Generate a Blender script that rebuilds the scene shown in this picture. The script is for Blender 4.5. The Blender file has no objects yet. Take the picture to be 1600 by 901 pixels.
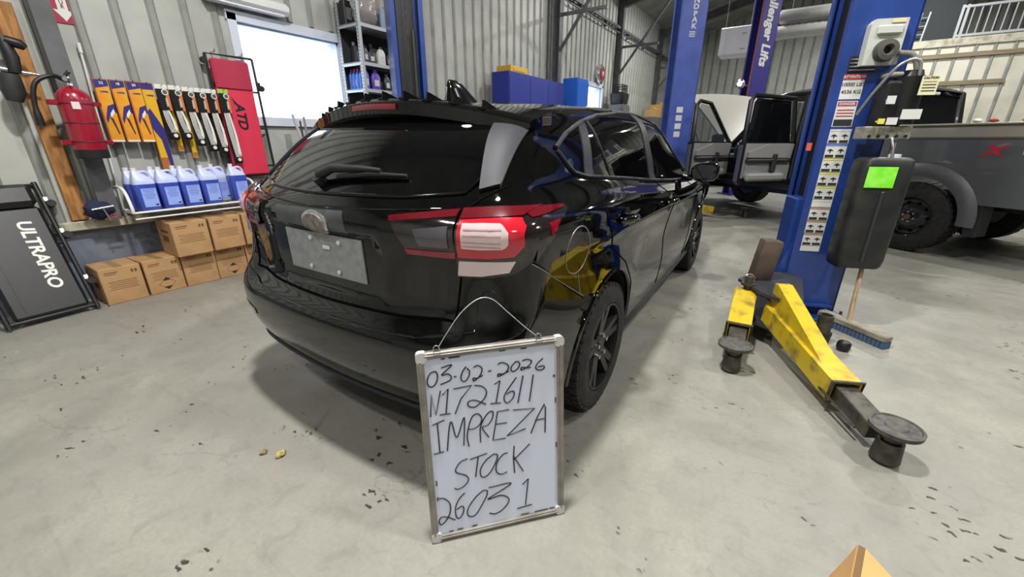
import bpy, bmesh, math, random
import numpy as np
from mathutils import Vector, Matrix, Euler
from mathutils.bvhtree import BVHTree
random.seed(7)
PI = math.pi
C = bpy.context.scene.collection
sc = bpy.context.scene

# ---------------------------------------------------------------- camera
cam_d = bpy.data.cameras.new('camera'); cam = bpy.data.objects.new('camera', cam_d); C.objects.link(cam)
cam_d.sensor_fit = 'HORIZONTAL'; cam_d.sensor_width = 36.0; cam_d.lens = 628.0/1600*36
cam_d.clip_start = 0.05; cam_d.clip_end = 200
cam.location = (0, 0, 1.27)
cam.rotation_euler = Euler((math.radians(90-20.3), 0, math.radians(33.3)), 'XYZ')
sc.camera = cam
# ---------------------------------------------------------------- world, view
w = bpy.data.worlds.new('world'); sc.world = w; w.use_nodes = True
bg = w.node_tree.nodes['Background']; bg.inputs[0].default_value = (0.86, 0.93, 1.0, 1); bg.inputs[1].default_value = 3.6
vs = sc.view_settings
vs.view_transform = 'Standard'; vs.look = 'None'; vs.gamma = 1.0; vs.use_curve_mapping = False; vs.exposure = 0.2

# ---------------------------------------------------------------- lamp list: (x, y, drop below roof); the lamps are built with the room
LAMP_POWER = 125
LAMPS = [(-1.0, 1.0, 2.3), (1.9, 2.2, .8), (-2.3, 7.6, .6), (1.6, 7.4, 1.0), (-2.3, 13.0, 1.4), (2.0, 12.2, 1.4), (4.6, 3.0, 1.0), (-1.9, -1.8, .7), (2.6, -2.4, .7), (6.0, 8.0, 1.0), (1.3, 16.8, .8)]

# ---------------------------------------------------------------- materials
MATS = {}
def srgb(c):
    if isinstance(c, str):
        c = tuple(int(c[i:i+2], 16) for i in (0, 2, 4))
    return tuple(((v/255)/12.92 if v/255 <= 0.04045 else ((v/255+0.055)/1.055)**2.4) for v in c) + (1,)
def mat(name, col, rough=0.5, metal=0.0, col2=None, scale=8.0, lo=0.4, hi=0.65, bump=0.0, bscale=60.0, coat=0.0, emit=0.0, alpha=1.0, spec=0.5, detail=5, stretch=None):
    if name in MATS: return MATS[name]
    m = bpy.data.materials.new(name); m.use_nodes = True; MATS[name] = m
    nt = m.node_tree; b = nt.nodes['Principled BSDF']
    b.inputs['Base Color'].default_value = srgb(col)
    b.inputs['Roughness'].default_value = rough; b.inputs['Metallic'].default_value = metal
    b.inputs['Specular IOR Level'].default_value = spec
    if coat: b.inputs['Coat Weight'].default_value = coat; b.inputs['Coat Roughness'].default_value = 0.03; b.inputs['Coat IOR'].default_value = 1.6
    if emit:
        b.inputs['Emission Color'].default_value = srgb(col); b.inputs['Emission Strength'].default_value = emit
    if alpha < 1: b.inputs['Alpha'].default_value = alpha
    if col2 or bump:
        tc = nt.nodes.new('ShaderNodeTexCoord')
        vec = tc.outputs['Object']
        if stretch:
            mp = nt.nodes.new('ShaderNodeMapping'); mp.inputs['Scale'].default_value = stretch
            nt.links.new(vec, mp.inputs['Vector']); vec = mp.outputs['Vector']
    if col2:
        n = nt.nodes.new('ShaderNodeTexNoise'); n.inputs['Scale'].default_value = scale; n.inputs['Detail'].default_value = detail
        r = nt.nodes.new('ShaderNodeValToRGB')
        r.color_ramp.elements[0].position = lo; r.color_ramp.elements[0].color = srgb(col)
        r.color_ramp.elements[1].position = hi; r.color_ramp.elements[1].color = srgb(col2)
        nt.links.new(vec, n.inputs['Vector']); nt.links.new(n.outputs['Fac'], r.inputs['Fac']); nt.links.new(r.outputs['Color'], b.inputs['Base Color'])
    if bump:
        n2 = nt.nodes.new('ShaderNodeTexNoise'); n2.inputs['Scale'].default_value = bscale; n2.inputs['Detail'].default_value = 4
        bp = nt.nodes.new('ShaderNodeBump'); bp.inputs['Strength'].default_value = bump; bp.inputs['Distance'].default_value = 0.01
        nt.links.new(vec, n2.inputs['Vector']); nt.links.new(n2.outputs['Fac'], bp.inputs['Height']); nt.links.new(bp.outputs['Normal'], b.inputs['Normal'])
    return m

# ---------------------------------------------------------------- mesh helpers
def rotm(axis, deg): return Matrix.Rotation(math.radians(deg), 4, axis)
def T(x, y, z): return Matrix.Translation((x, y, z))
class MB:
    """collects shapes, builds ONE mesh object"""
    def __init__(s): s.v = []; s.f = []; s.M = Matrix.Identity(4)
    def at(s, m): s.M = m; return s
    def add(s, vs_, fs):
        o = len(s.v); M = s.M
        s.v += [tuple(M @ Vector(p)) for p in vs_]
        s.f += [tuple(i+o for i in q) for q in fs]; return s
    def box(s, c, d, bev=0.0):
        cx, cy, cz = c; hx, hy, hz = d[0]/2, d[1]/2, d[2]/2
        if bev <= 0:
            vs_ = [(cx+i*hx, cy+j*hy, cz+k*hz) for i in (-1, 1) for j in (-1, 1) for k in (-1, 1)]
            return s.add(vs_, [(0, 1, 3, 2), (4, 6, 7, 5), (0, 4, 5, 1), (2, 3, 7, 6), (0, 2, 6, 4), (1, 5, 7, 3)])
        b = min(bev, hx*.98, hy*.98, hz*.98)
        vs_ = []; idx = {}
        for i in (-1, 1):
            for j in (-1, 1):
                for k in (-1, 1):
                    for a, (ox, oy, oz) in enumerate(((0, b, b), (b, 0, b), (b, b, 0))):
                        idx[i, j, k, a] = len(vs_); vs_.append((cx+i*(hx-ox), cy+j*(hy-oy), cz+k*(hz-oz)))
        g = lambda *q: idx[q]; fs = []
        for t in (-1, 1):
            q = [g(t, -1, -1, 0), g(t, 1, -1, 0), g(t, 1, 1, 0), g(t, -1, 1, 0)]; fs.append(q if t > 0 else q[::-1])
            q = [g(-1, t, -1, 1), g(1, t, -1, 1), g(1, t, 1, 1), g(-1, t, 1, 1)]; fs.append(q[::-1] if t > 0 else q)
            q = [g(-1, -1, t, 2), g(1, -1, t, 2), g(1, 1, t, 2), g(-1, 1, t, 2)]; fs.append(q if t > 0 else q[::-1])
        for i in (-1, 1):
            for j in (-1, 1):
                q = [g(i, j, -1, 0), g(i, j, -1, 1), g(i, j, 1, 1), g(i, j, 1, 0)]; fs.append(q if i*j < 0 else q[::-1])
                q = [g(i, -1, j, 0), g(i, -1, j, 2), g(i, 1, j, 2), g(i, 1, j, 0)]; fs.append(q[::-1] if i*j < 0 else q)
                q = [g(-1, i, j, 1), g(-1, i, j, 2), g(1, i, j, 2), g(1, i, j, 1)]; fs.append(q if i*j < 0 else q[::-1])
        for i in (-1, 1):
            for j in (-1, 1):
                for k in (-1, 1):
                    q = [g(i, j, k, 0), g(i, j, k, 1), g(i, j, k, 2)]; fs.append(q if i*j*k > 0 else q[::-1])
        return s.add(vs_, [tuple(q) for q in fs])
    def cyl(s, p0, p1, r0, r1=None, n=16, cap=True):
        r1 = r0 if r1 is None else r1
        p0, p1 = Vector(p0), Vector(p1); d = (p1-p0).normalized()
        u = d.orthogonal().normalized(); v = d.cross(u)
        vs_ = []
        for p, r in ((p0, r0), (p1, r1)):
            for i in range(n):
                a = 2*PI*i/n; vs_.append(tuple(p+u*(r*math.cos(a))+v*(r*math.sin(a))))
        fs = [(i, (i+1) % n, n+(i+1) % n, n+i) for i in range(n)]
        if cap: fs += [tuple(range(n-1, -1, -1)), tuple(range(n, 2*n))]
        return s.add(vs_, fs)
    def tube(s, pts, r, n=8, closed=False, flat=None):
        pts = [Vector(p) for p in pts]; m = len(pts); vs_ = []
        def tang(i):
            if closed: return (pts[(i+1) % m]-pts[i-1]).normalized()
            return (pts[min(i+1, m-1)]-pts[max(i-1, 0)]).normalized()
        t0 = tang(0); u = t0.orthogonal().normalized()
        for i in range(m):
            t = tang(i); u = (u-t*u.dot(t))
            if u.length < 1e-6: u = t.orthogonal()
            u.normalize(); v = t.cross(u); rr = r[i] if isinstance(r, (list, tuple)) else r
            for k in range(n):
                a = 2*PI*k/n; vs_.append(tuple(pts[i]+u*(rr*math.cos(a))+v*(rr*math.sin(a))))
        fs = []
        for i in range(m if closed else m-1):
            j = (i+1) % m
            fs += [(i*n+k, i*n+(k+1) % n, j*n+(k+1) % n, j*n+k) for k in range(n)]
        if not closed: fs += [tuple(range(n-1, -1, -1)), tuple((m-1)*n+k for k in range(n))]
        return s.add(vs_, fs)
    def prism(s, poly, a, b, axis='z'):
        n = len(poly)
        mp = {'z': lambda p, h: (p[0], p[1], h), 'x': lambda p, h: (h, p[0], p[1]), 'y': lambda p, h: (p[0], h, p[1])}[axis]
        vs_ = [mp(p, a) for p in poly]+[mp(p, b) for p in poly]
        ar = sum(poly[i][0]*poly[(i+1) % n][1]-poly[(i+1) % n][0]*poly[i][1] for i in range(n))
        sgn = (ar > 0) == (b > a)
        if axis == 'y': sgn = not sgn
        fs = [tuple(range(n-1, -1, -1)), tuple(range(n, 2*n))]+[(i, (i+1) % n, n+(i+1) % n, n+i) for i in range(n)]
        if not sgn: fs = [q[::-1] for q in fs]
        return s.add(vs_, fs)
    def lathe(s, prof, n=24, axis='z', cap=True):
        vs_ = []
        for r, h in prof:
            for k in range(n):
                a = 2*PI*k/n; c, d = r*math.cos(a), r*math.sin(a)
                vs_.append((c, d, h) if axis == 'z' else ((h, c, d) if axis == 'x' else (d, h, c)))
        m = len(prof)
        fs = [(i*n+k, i*n+(k+1) % n, (i+1)*n+(k+1) % n, (i+1)*n+k) for i in range(m-1) for k in range(n)]
        if cap and prof[0][0] > 1e-6: fs.append(tuple(range(n-1, -1, -1)))
        if cap and prof[-1][0] > 1e-6: fs.append(tuple((m-1)*n+k for k in range(n)))
        return s.add(vs_, fs)
    def grid(s, P, closed_u=False):
        nu, nv = len(P), len(P[0])
        vs_ = [tuple(p) for row in P for p in row]
        fs = [(i*nv+j, i*nv+j+1, ((i+1) % nu)*nv+j+1, ((i+1) % nu)*nv+j) for i in range(nu if closed_u else nu-1) for j in range(nv-1)]
        return s.add(vs_, fs)
    def loft(s, rings, cap=True):
        n = len(rings[0]); vs_ = [tuple(p) for r in rings for p in r]; m = len(rings)
        fs = [(i*n+k, i*n+(k+1) % n, (i+1)*n+(k+1) % n, (i+1)*n+k) for i in range(m-1) for k in range(n)]
        if cap: fs += [tuple(range(n-1, -1, -1)), tuple((m-1)*n+k for k in range(n))]
        return s.add(vs_, fs)
    def mesh(s, name, m, smooth=None, fix=True):
        me = bpy.data.meshes.new(name); me.from_pydata(s.v, [], s.f)
        if fix:
            bm = bmesh.new(); bm.from_mesh(me); bmesh.ops.recalc_face_normals(bm, faces=bm.faces); bm.to_mesh(me); bm.free()
        me.materials.append(m)
        if smooth:
            me.polygons.foreach_set('use_smooth', [True]*len(me.polygons)); me.set_sharp_from_angle(angle=math.radians(smooth))
        me.update(); return me
    def build(s, name, m, parent=None, smooth=None, loc=None, rot=None, fix=True):
        return obj(name, s.mesh(name, m, smooth, fix), parent, loc, rot)
def obj(name, me, parent=None, loc=None, rot=None):
    o = bpy.data.objects.new(name, me); C.objects.link(o)
    if parent: o.parent = parent
    if loc is not None: o.location = loc
    if rot is not None: o.rotation_euler = rot
    return o
def tag(o, label, cat, group=None):
    o['label'] = label; o['category'] = cat
    if group: o['group'] = group
    return o
def thing(name, label, cat, loc=(0, 0, 0), rotz=0.0, group=None, rot=None):
    o = bpy.data.objects.new(name, None); C.objects.link(o); o.location = loc; o.empty_display_size = 0.1
    o.rotation_euler = rot if rot is not None else (0, 0, math.radians(rotz))
    return tag(o, label, cat, group)
def struct(o): o['kind'] = 'structure'; return o
def dup(root, loc, rot=None, label=None, group=None):
    r = root.copy(); C.objects.link(r); r.location = loc
    if rot is not None: r.rotation_euler = rot
    if label: r['label'] = label
    if group: r['group'] = group
    for ch in list(root.children):
        c = ch.copy(); C.objects.link(c); c.parent = r
        for g in ch.children:
            d = g.copy(); C.objects.link(d); d.parent = c
    return r
def text_obj(name, body, size, m, parent=None, loc=(0, 0, 0), rot=(0, 0, 0), depth=0.0006, bold=0.0, align='CENTER', space=1.0, shear=0.0, sx=1.0, line=1.0):
    cu = bpy.data.curves.new(name, 'FONT'); cu.body = body; cu.size = size; cu.extrude = depth; cu.offset = bold
    cu.align_x = align; cu.align_y = 'CENTER'; cu.space_character = space; cu.shear = shear; cu.resolution_u = 3; cu.space_line = line
    tmp = bpy.data.objects.new(name, cu); C.objects.link(tmp)
    dg = bpy.context.evaluated_depsgraph_get(); me = bpy.data.meshes.new_from_object(tmp.evaluated_get(dg))
    bpy.data.objects.remove(tmp); bpy.data.curves.remove(cu)
    me.name = name; me.materials.clear(); me.materials.append(m)
    if sx != 1.0: me.transform(Matrix.Diagonal((sx, 1, 1, 1)))
    return obj(name, me, parent, loc, rot)
def circ(cx, cy, r, n=24, a0=0, a1=360):
    full = abs(a1-a0) >= 360
    k = n if full else n+1
    return [(cx+r*math.cos(math.radians(a0+(a1-a0)*i/n)), cy+r*math.sin(math.radians(a0+(a1-a0)*i/n))) for i in range(k)]
def rrect(w_, h_, r, n=5):
    o = []
    for cx, cy, a in ((w_/2-r, h_/2-r, 0), (-w_/2+r, h_/2-r, 90), (-w_/2+r, -h_/2+r, 180), (w_/2-r, -h_/2+r, 270)):
        o += [(cx+r*math.cos(math.radians(a+90*i/n)), cy+r*math.sin(math.radians(a+90*i/n))) for i in range(n+1)]
    return o
def spline(pts, n):
    """Catmull-Rom through points"""
    P = [Vector(p) for p in pts]; P = [P[0]*2-P[1]]+P+[P[-1]*2-P[-2]]; out = []
    seg = len(P)-3
    for i in range(n+1):
        t = i/n*seg; k = min(int(t), seg-1); u = t-k
        a, b, c, d = P[k:k+4]
        out.append(0.5*((2*b)+(c-a)*u+(2*a-5*b+4*c-d)*u*u+(3*b-a-3*c+d)*u**3))
    return out

# ================================================================ THE SETTING
WX = -4.75           # inner face of the long left wall
YB, YF, XR = 20.0, -5.0, 13.5
EAVE, SLOPE, RX = 5.08, 0.24, 4.5
def roof_z(x): return EAVE+SLOPE*((x-WX) if x <= RX else (RX-WX)-(x-RX))
def floor_mat():
    m = bpy.data.materials.new('stained_concrete'); m.use_nodes = True; nt = m.node_tree; N = nt.nodes; L = nt.links
    b = N['Principled BSDF']; tc = N.new('ShaderNodeTexCoord'); P = tc.outputs['Object']
    def noise(sc_, det=6, rough=.6, dist=0.0, vec=None):
        n = N.new('ShaderNodeTexNoise'); n.inputs['Scale'].default_value = sc_; n.inputs['Detail'].default_value = det; n.inputs['Roughness'].default_value = rough; n.inputs['Distortion'].default_value = dist
        L.new(vec or P, n.inputs['Vector']); return n.outputs['Fac']
    def ramp(fac, a, ca, b_, cb):
        r = N.new('ShaderNodeValToRGB'); e = r.color_ramp.elements
        e[0].position = a; e[0].color = ca; e[1].position = b_; e[1].color = cb; L.new(fac, r.inputs['Fac']); return r.outputs['Color']
    def mix(f, a, b_, mode='MIX'):
        x = N.new('ShaderNodeMix'); x.data_type = 'RGBA'; x.blend_type = mode
        if isinstance(f, float): x.inputs[0].default_value = f
        else: L.new(f, x.inputs[0])
        L.new(a, x.inputs[6]) if not isinstance(a, tuple) else setattr(x.inputs[6], 'default_value', a)
        L.new(b_, x.inputs[7]) if not isinstance(b_, tuple) else setattr(x.inputs[7], 'default_value', b_)
        return x.outputs[2]
    W1, K = (1, 1, 1, 1), (0, 0, 0, 1)
    base = ramp(noise(1.3, 8, .65, .4), .33, srgb('74736b'), .68, srgb('99978c'))
    base = mix(ramp(noise(.55, 4, .6), .45, K, .7, W1), base, srgb('89867f'))
    base = mix(ramp(noise(9, 8, .7, .8), .52, K, .75, (.55, .55, .55, 1)), base, srgb('6a6962'))
    base = mix(ramp(noise(60, 3, .6), .3, (.35, .35, .35, 1), .6, K), base, srgb('77766e'))
    # trowel sweep streaks
    mp = N.new('ShaderNodeMapping'); mp.inputs['Scale'].default_value = (1.0, 7.0, 1.0); mp.inputs['Rotation'].default_value = (0, 0, .5); L.new(P, mp.inputs['Vector'])
    base = mix(ramp(noise(2.2, 6, .7, .6, mp.outputs['Vector']), .56, K, .78, (.5, .5, .5, 1)), base, srgb('6d6c68'))
    # small dark chips in patches
    mp2 = N.new('ShaderNodeMapping'); mp2.inputs['Scale'].default_value = (1.0, 1.9, 1.0); mp2.inputs['Rotation'].default_value = (0, 0, .9); L.new(P, mp2.inputs['Vector'])
    v = N.new('ShaderNodeTexVoronoi'); v.inputs['Scale'].default_value = 17; dn = N.new('ShaderNodeTexNoise'); dn.inputs['Scale'].default_value = 30; L.new(P, dn.inputs['Vector'])
    dv = N.new('ShaderNodeVectorMath'); dv.operation = 'MULTIPLY_ADD'; dv.inputs[1].default_value = (.07, .07, 0); L.new(dn.outputs['Color'], dv.inputs[0]); L.new(mp2.outputs['Vector'], dv.inputs[2]); L.new(dv.outputs[0], v.inputs['Vector'])
    chips = ramp(v.outputs['Distance'], .20, W1, .27, K)
    patch = ramp(noise(1.9, 4, .62, .3), .57, K, .60, W1)
    base = mix(mix(1.0, chips, patch, 'MULTIPLY'), base, srgb('35342f'))
    # brown oil marks and hairline cracks
    base = mix(ramp(noise(.8, 7, .7, 1.2), .69, K, .76, (.8, .8, .8, 1)), base, srgb('6f6b62'))
    wv = noise(.45, 9, .55, 1.6)
    ab = N.new('ShaderNodeMath'); ab.operation = 'SUBTRACT'; ab.inputs[1].default_value = .5; L.new(wv, ab.inputs[0])
    ab2 = N.new('ShaderNodeMath'); ab2.operation = 'ABSOLUTE'; L.new(ab.outputs[0], ab2.inputs[0])
    crack = ramp(ab2.outputs[0], .0007, W1, .0016, K)
    base = mix(mix(1.0, crack, ramp(noise(.9), .5, K, .6, (.7, .7, .7, 1)), 'MULTIPLY'), base, srgb('6c6a62'))
    L.new(base, b.inputs['Base Color'])
    b.inputs['Specular IOR Level'].default_value = .35
    rr = N.new('ShaderNodeMapRange'); rr.inputs[1].default_value = .3; rr.inputs[2].default_value = .7; rr.inputs[3].default_value = .38; rr.inputs[4].default_value = .6
    L.new(noise(2.5), rr.inputs[0]); L.new(rr.outputs[0], b.inputs['Roughness'])
    bp = N.new('ShaderNodeBump'); bp.inputs['Strength'].default_value = .15; bp.inputs['Distance'].default_value = .004
    L.new(noise(26, 6, .7), bp.inputs['Height']); L.new(bp.outputs['Normal'], b.inputs['Normal'])
    return m
m_siding = mat('siding', 'b0b2ab', .45, col2='9d9f99', scale=2.2, lo=.42, hi=.7)
m_dado = mat('painted_board', '6c7584', .6, col2='596271', scale=3)
m_cream = mat('cream_board', 'b9b6a3', .6, col2='8f8a78', scale=9)
m_steel = mat('grey_steel', '5b5d60', .55, col2='4d4e50', scale=6)
m_white = mat('white_paint', 'd9dadb', .45)
m_black = mat('black_plastic', '141416', .45)
m_dark = mat('dark_rubber', '1d1d1e', .75, bump=.1)
m_chrome = mat('bright_metal', 'c4c6c8', .25, .9)

struct(MB().box(((WX+XR)/2, (YB+YF)/2, -.1), (XR-WX+.6, YB-YF+.6, .2)).build('floor', floor_mat()))
# left wall around the window opening
W0, W1_, WZ0, WZ1 = 2.32, 3.47, 1.47, 2.36
wl = MB(); t = .2
V0, V1, VZ0, VZ1 = 10.35, 11.75, 1.45, 2.62
for y0, y1, z0, z1 in ((YF, W0, .6, EAVE), (W1_, V0, .6, EAVE), (V1, YB, .6, EAVE), (W0, W1_, .6, WZ0), (W0, W1_, WZ1, EAVE), (V0, V1, .6, VZ0), (V0, V1, VZ1, EAVE)):
    wl.box((WX-t/2, (y0+y1)/2, (z0+z1)/2), (t, y1-y0, z1-z0))
wall_left = struct(wl.build('wall_left', m_siding))
struct(MB().box((WX-.1, (YF+YB)/2, .3), (.2, YB-YF, .6)).build('baseboard_left', m_dado))
rp = [(-.034, 0), (-.018, .022), (.018, .022), (.034, 0)]
m_rib = mat('siding_rib', '8d8f89', .5, col2='7b7d78', scale=4)
def rib_mesh(h): return MB().prism(rp, 0, h).mesh('rib', m_rib)
R_full, R_low, R_hi, R_hi2 = rib_mesh(EAVE-.65), rib_mesh(WZ0-.79), rib_mesh(EAVE-WZ1-.1), rib_mesh(EAVE-VZ1-.1)
yy = 1.18-.245*24
while yy < YB-.1:
    def rib(me, z): o = obj('rib', me, wall_left, (WX, yy, z), (0, 0, -PI/2)); return o
    if W0-.09 < yy < W1_+.09:
        rib(R_low, .65); rib(R_hi, WZ1+.09)
    elif V0-.09 < yy < V1+.09: rib(R_low, .65); rib(R_hi2, VZ1+.09)
    else: rib(R_full, .65)
    yy += .245
# back wall with gable, right and front walls
gp = [(WX-.2, 0), (XR+.2, 0), (XR+.2, roof_z(XR)), (RX, roof_z(RX)), (WX-.2, EAVE)]
wall_back = struct(MB().prism(gp, YB, YB+.2, 'y').build('wall_back', m_siding))
xx = WX+.2
while xx < 9.5:
    obj('rib', rib_mesh(roof_z(xx)-.05), wall_back, (xx, YB, 0), (0, 0, PI)); xx += .3
struct(MB().prism(gp, YF-.2, YF, 'y').build('wall_front', m_siding))
struct(MB().box((XR+.1, (YF+YB)/2, roof_z(XR)/2), (.2, YB-YF, roof_z(XR))).build('wall_right', m_siding))
m_ceil = mat('ceiling_liner', '9a9a92', .7, col2='85857e', scale=2)
cz = MB()
cz.prism([(WX-.25, roof_z(WX)-.06), (RX, roof_z(RX)), (XR+.25, roof_z(XR)-.06), (XR+.25, roof_z(XR)+.1), (RX, roof_z(RX)+.16), (WX-.25, roof_z(WX)+.1)], YF-.2, YB+.2, 'y')
struct(cz.build('ceiling', m_ceil))
# ledge and window trim
struct(MB().box((WX+.035, (YF+YB)/2, .615), (.07, YB-YF, .07), .006).build('trim_1', m_cream))
mg = bpy.data.materials.new('window_glass'); mg.use_nodes = True; nt = mg.node_tree
for n in list(nt.nodes): nt.nodes.remove(n)
o_ = nt.nodes.new('ShaderNodeOutputMaterial'); tr = nt.nodes.new('ShaderNodeBsdfTransparent'); gl = nt.nodes.new('ShaderNodeBsdfGlossy'); mx = nt.nodes.new('ShaderNodeMixShader')
gl.inputs['Roughness'].default_value = .02; mx.inputs[0].default_value = .06; tr.inputs[0].default_value = (.96, .98, 1, 1)
nt.links.new(tr.outputs[0], mx.inputs[1]); nt.links.new(gl.outputs[0], mx.inputs[2]); nt.links.new(mx.outputs[0], o_.inputs[0])
def window(name, y0, y1, z0, z1):
    win = bpy.data.objects.new(name, None); C.objects.link(win); struct(win); win.location = (WX, (y0+y1)/2, z0)
    wh, ww = z1-z0, y1-y0; fr = MB()
    for y, z, dy, dz in ((0, -.02, ww+.16, .08), (0, wh+.03, ww+.16, .08), (-ww/2-.03, wh/2, .08, wh+.1), (ww/2+.03, wh/2, .08, wh+.1)):
        fr.box((.012, y, z), (.05, dy, dz))
    for y, z, dy, dz in ((0, .015, ww, .03), (0, wh-.015, ww, .03), (-ww/2+.015, wh/2, .03, wh), (ww/2-.015, wh/2, .03, wh)):
        fr.box((-.1, y, z), (.16, dy, dz))
    fr.build('window_frame', mat('vinyl', 'c9d0dc', .4), win)
    MB().box((-.12, 0, wh/2), (.006, ww-.04, wh-.04)).build('pane', mg, win)
window('window_1', W0, W1_, WZ0, WZ1); window('window_2', V0, V1, VZ0, VZ1)
# snow outside the window
sn = MB(); P = []
for i in range(14):
    x = WX-1.2-i*1.3
    P.append([(x, -8+j*2.0, .35+min(i, 7)*.16+.12*math.sin(i*1.3+j*.9)) for j in range(16)])
sn.grid(P); so = struct(sn.build('snow_ground', mat('snow', 'e6ebf2', .8), smooth=60))
# steel columns with rafters and knee braces along the left wall
def ibeam(mb, p0, p1, w_, d_, up=(0, 0, 1)):
    p0, p1 = Vector(p0), Vector(p1); a = (p1-p0); ln = a.length; a.normalize(); u = Vector(up); s_ = a.cross(u).normalized(); u = s_.cross(a)
    M = Matrix((s_, a, u)).transposed().to_4x4(); M.translation = p0
    mb.at(M); mb.box((0, ln/2, d_/2-.008), (w_, ln, .016)); mb.box((0, ln/2, -d_/2+.008), (w_, ln, .016)); mb.box((0, ln/2, 0), (.012, ln, d_-.032)); mb.at(Matrix.Identity(4))
for i, (y, lab) in enumerate(((.965, 'grey steel column behind the fire extinguisher'), (8.85, 'grey steel column between the blue cabinets and wall siding'), (12.65, 'grey steel column beside the round wall sign'), (16.85, 'farthest grey steel column on the left wall'))):
    b = thing('steel_column', lab, 'column', (WX+.09, y, .65 if i == 0 else 0), group='steel frame columns')
    z0 = .65 if i == 0 else 0
    s_ = MB(); ibeam(s_, (0, 0, 0), (0, 0, EAVE-.1-z0), .11, .17, (1, 0, 0)); s_.build('upright', m_steel, b)
    r = MB(); ibeam(r, (.08, 0, roof_z(WX+.3)-.35-z0), (RX-WX-.09, 0, roof_z(RX)-.25-z0), .12, .24); r.build('rafter', m_steel, b)
    if i > 0:
        k = MB(); k.box((.55, 0, EAVE-1.35-z0), (1.1, .05, .06)); k.tube([(.09, 0, EAVE-2.0-z0), (1.35, 0, EAVE-.3-z0)], .035, 6); k.build('knee_brace', m_steel, b)
# long conduit rail along the wall
cr = MB(); cr.box((WX+.1, 14.7, 4.2), (.05, 10.6, .06)); cr.box((WX+.1, 14.7, 4.08), (.025, 10.6, .025))
for y in (10, 11.6, 13.4, 15, 17.5, 19): cr.box((WX+.06, y, 4.14), (.1, .03, .16))
tag(cr.build('conduit_rail', m_steel), 'long dark steel conduit rail high on the left wall', 'rail')
# pipes beside the third column
for k, (dy, r_) in enumerate(((-.30, .03), (-.20, .022))):
    tag(MB().cyl((WX+.06, 8.85+dy, .66), (WX+.06, 8.85+dy, 5.0), r_, n=8).build('wall_pipe', m_steel, smooth=50), ('thicker' if k == 0 else 'thinner')+' dark vertical pipe beside the steel column', 'pipe', 'wall pipes')
# high bay lamps (they light the shop)
m_glow = mat('lamp_glow', 'fff6e6', emit=14)
m_cage = mat('lamp_housing', 'b9bbbd', .4, .6)
def ceiling_lamp(x, y, lab, pw=1.0):
    z = roof_z(x)-.35; z = min(z, 5.2)
    b = thing('high_bay_lamp', lab, 'lamp', (x, y, z), group='round ceiling lamps')
    MB().lathe([(.19, -.02), (.2, 0), (.12, .1), (.06, .14), (.05, .2), (0, .2)], 20).build('housing', m_cage, b, 40)
    MB().lathe([(0, -.028), (.17, -.028), (.17, -.018), (0, -.018)], 20).build('diffuser', m_glow, b)
    MB().cyl((0, 0, .19), (0, 0, roof_z(x)-z), .012, n=6).build('stem', m_steel, b)
    ld = bpy.data.lights.new('lamp_light', 'AREA'); ld.shape = 'DISK'; ld.size = .34; ld.energy = LAMP_POWER*pw; ld.color = (1.0, .98, .95)
    lo = bpy.data.objects.new('lamp_light', ld); C.objects.link(lo); lo.parent = b; lo.location = (0, 0, -.035)
WHERE = ['above the black car', 'above the near lift arms', 'above the left wall cabinets', 'above the pickup truck', 'near the back wall corner', 'in front of the back wall', 'right of the near lift post', 'behind the viewer on the left', 'behind the viewer on the right', 'over the far right bay', 'added to brighten the back wall']  # the last lamp is an extra, put in to brighten the back wall
for (x, y, pw), wh_ in zip(LAMPS, WHERE): ceiling_lamp(x, y, 'round high bay ceiling lamp '+wh_, pw)

# ================================================================ THE BLACK HATCHBACK
def cub(xs, ys):
    """smooth (natural cubic) 1-D curve, linear outside"""
    xs = np.array(xs, float); ys = np.array(ys, float); n = len(xs); h = np.diff(xs)
    A = np.zeros((n, n)); r = np.zeros(n); A[0, 0] = A[-1, -1] = 1
    for i in range(1, n-1):
        A[i, i-1] = h[i-1]; A[i, i] = 2*(h[i-1]+h[i]); A[i, i+1] = h[i]
        r[i] = 6*((ys[i+1]-ys[i])/h[i]-(ys[i]-ys[i-1])/h[i-1])
    M = np.linalg.solve(A, r)
    def f(q):
        q = np.clip(q, xs[0], xs[-1]); k = np.clip(np.searchsorted(xs, q)-1, 0, n-2)
        a = (xs[k+1]-q)/h[k]; b = (q-xs[k])/h[k]
        return a*ys[k]+b*ys[k+1]+((a**3-a)*M[k]+(b**3-b)*M[k+1])*h[k]**2/6
    return f
def dic(d): k = sorted(d); return cub(k, [d[i] for i in k])
def smax(a, b, k): h = np.maximum(k-np.abs(a-b), 0)/k; return np.maximum(a, b)+h*h*k/4
def sstep(a, b, t): u = np.clip((t-a)/(b-a), 0, 1); return u*u*(3-2*u)
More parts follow.
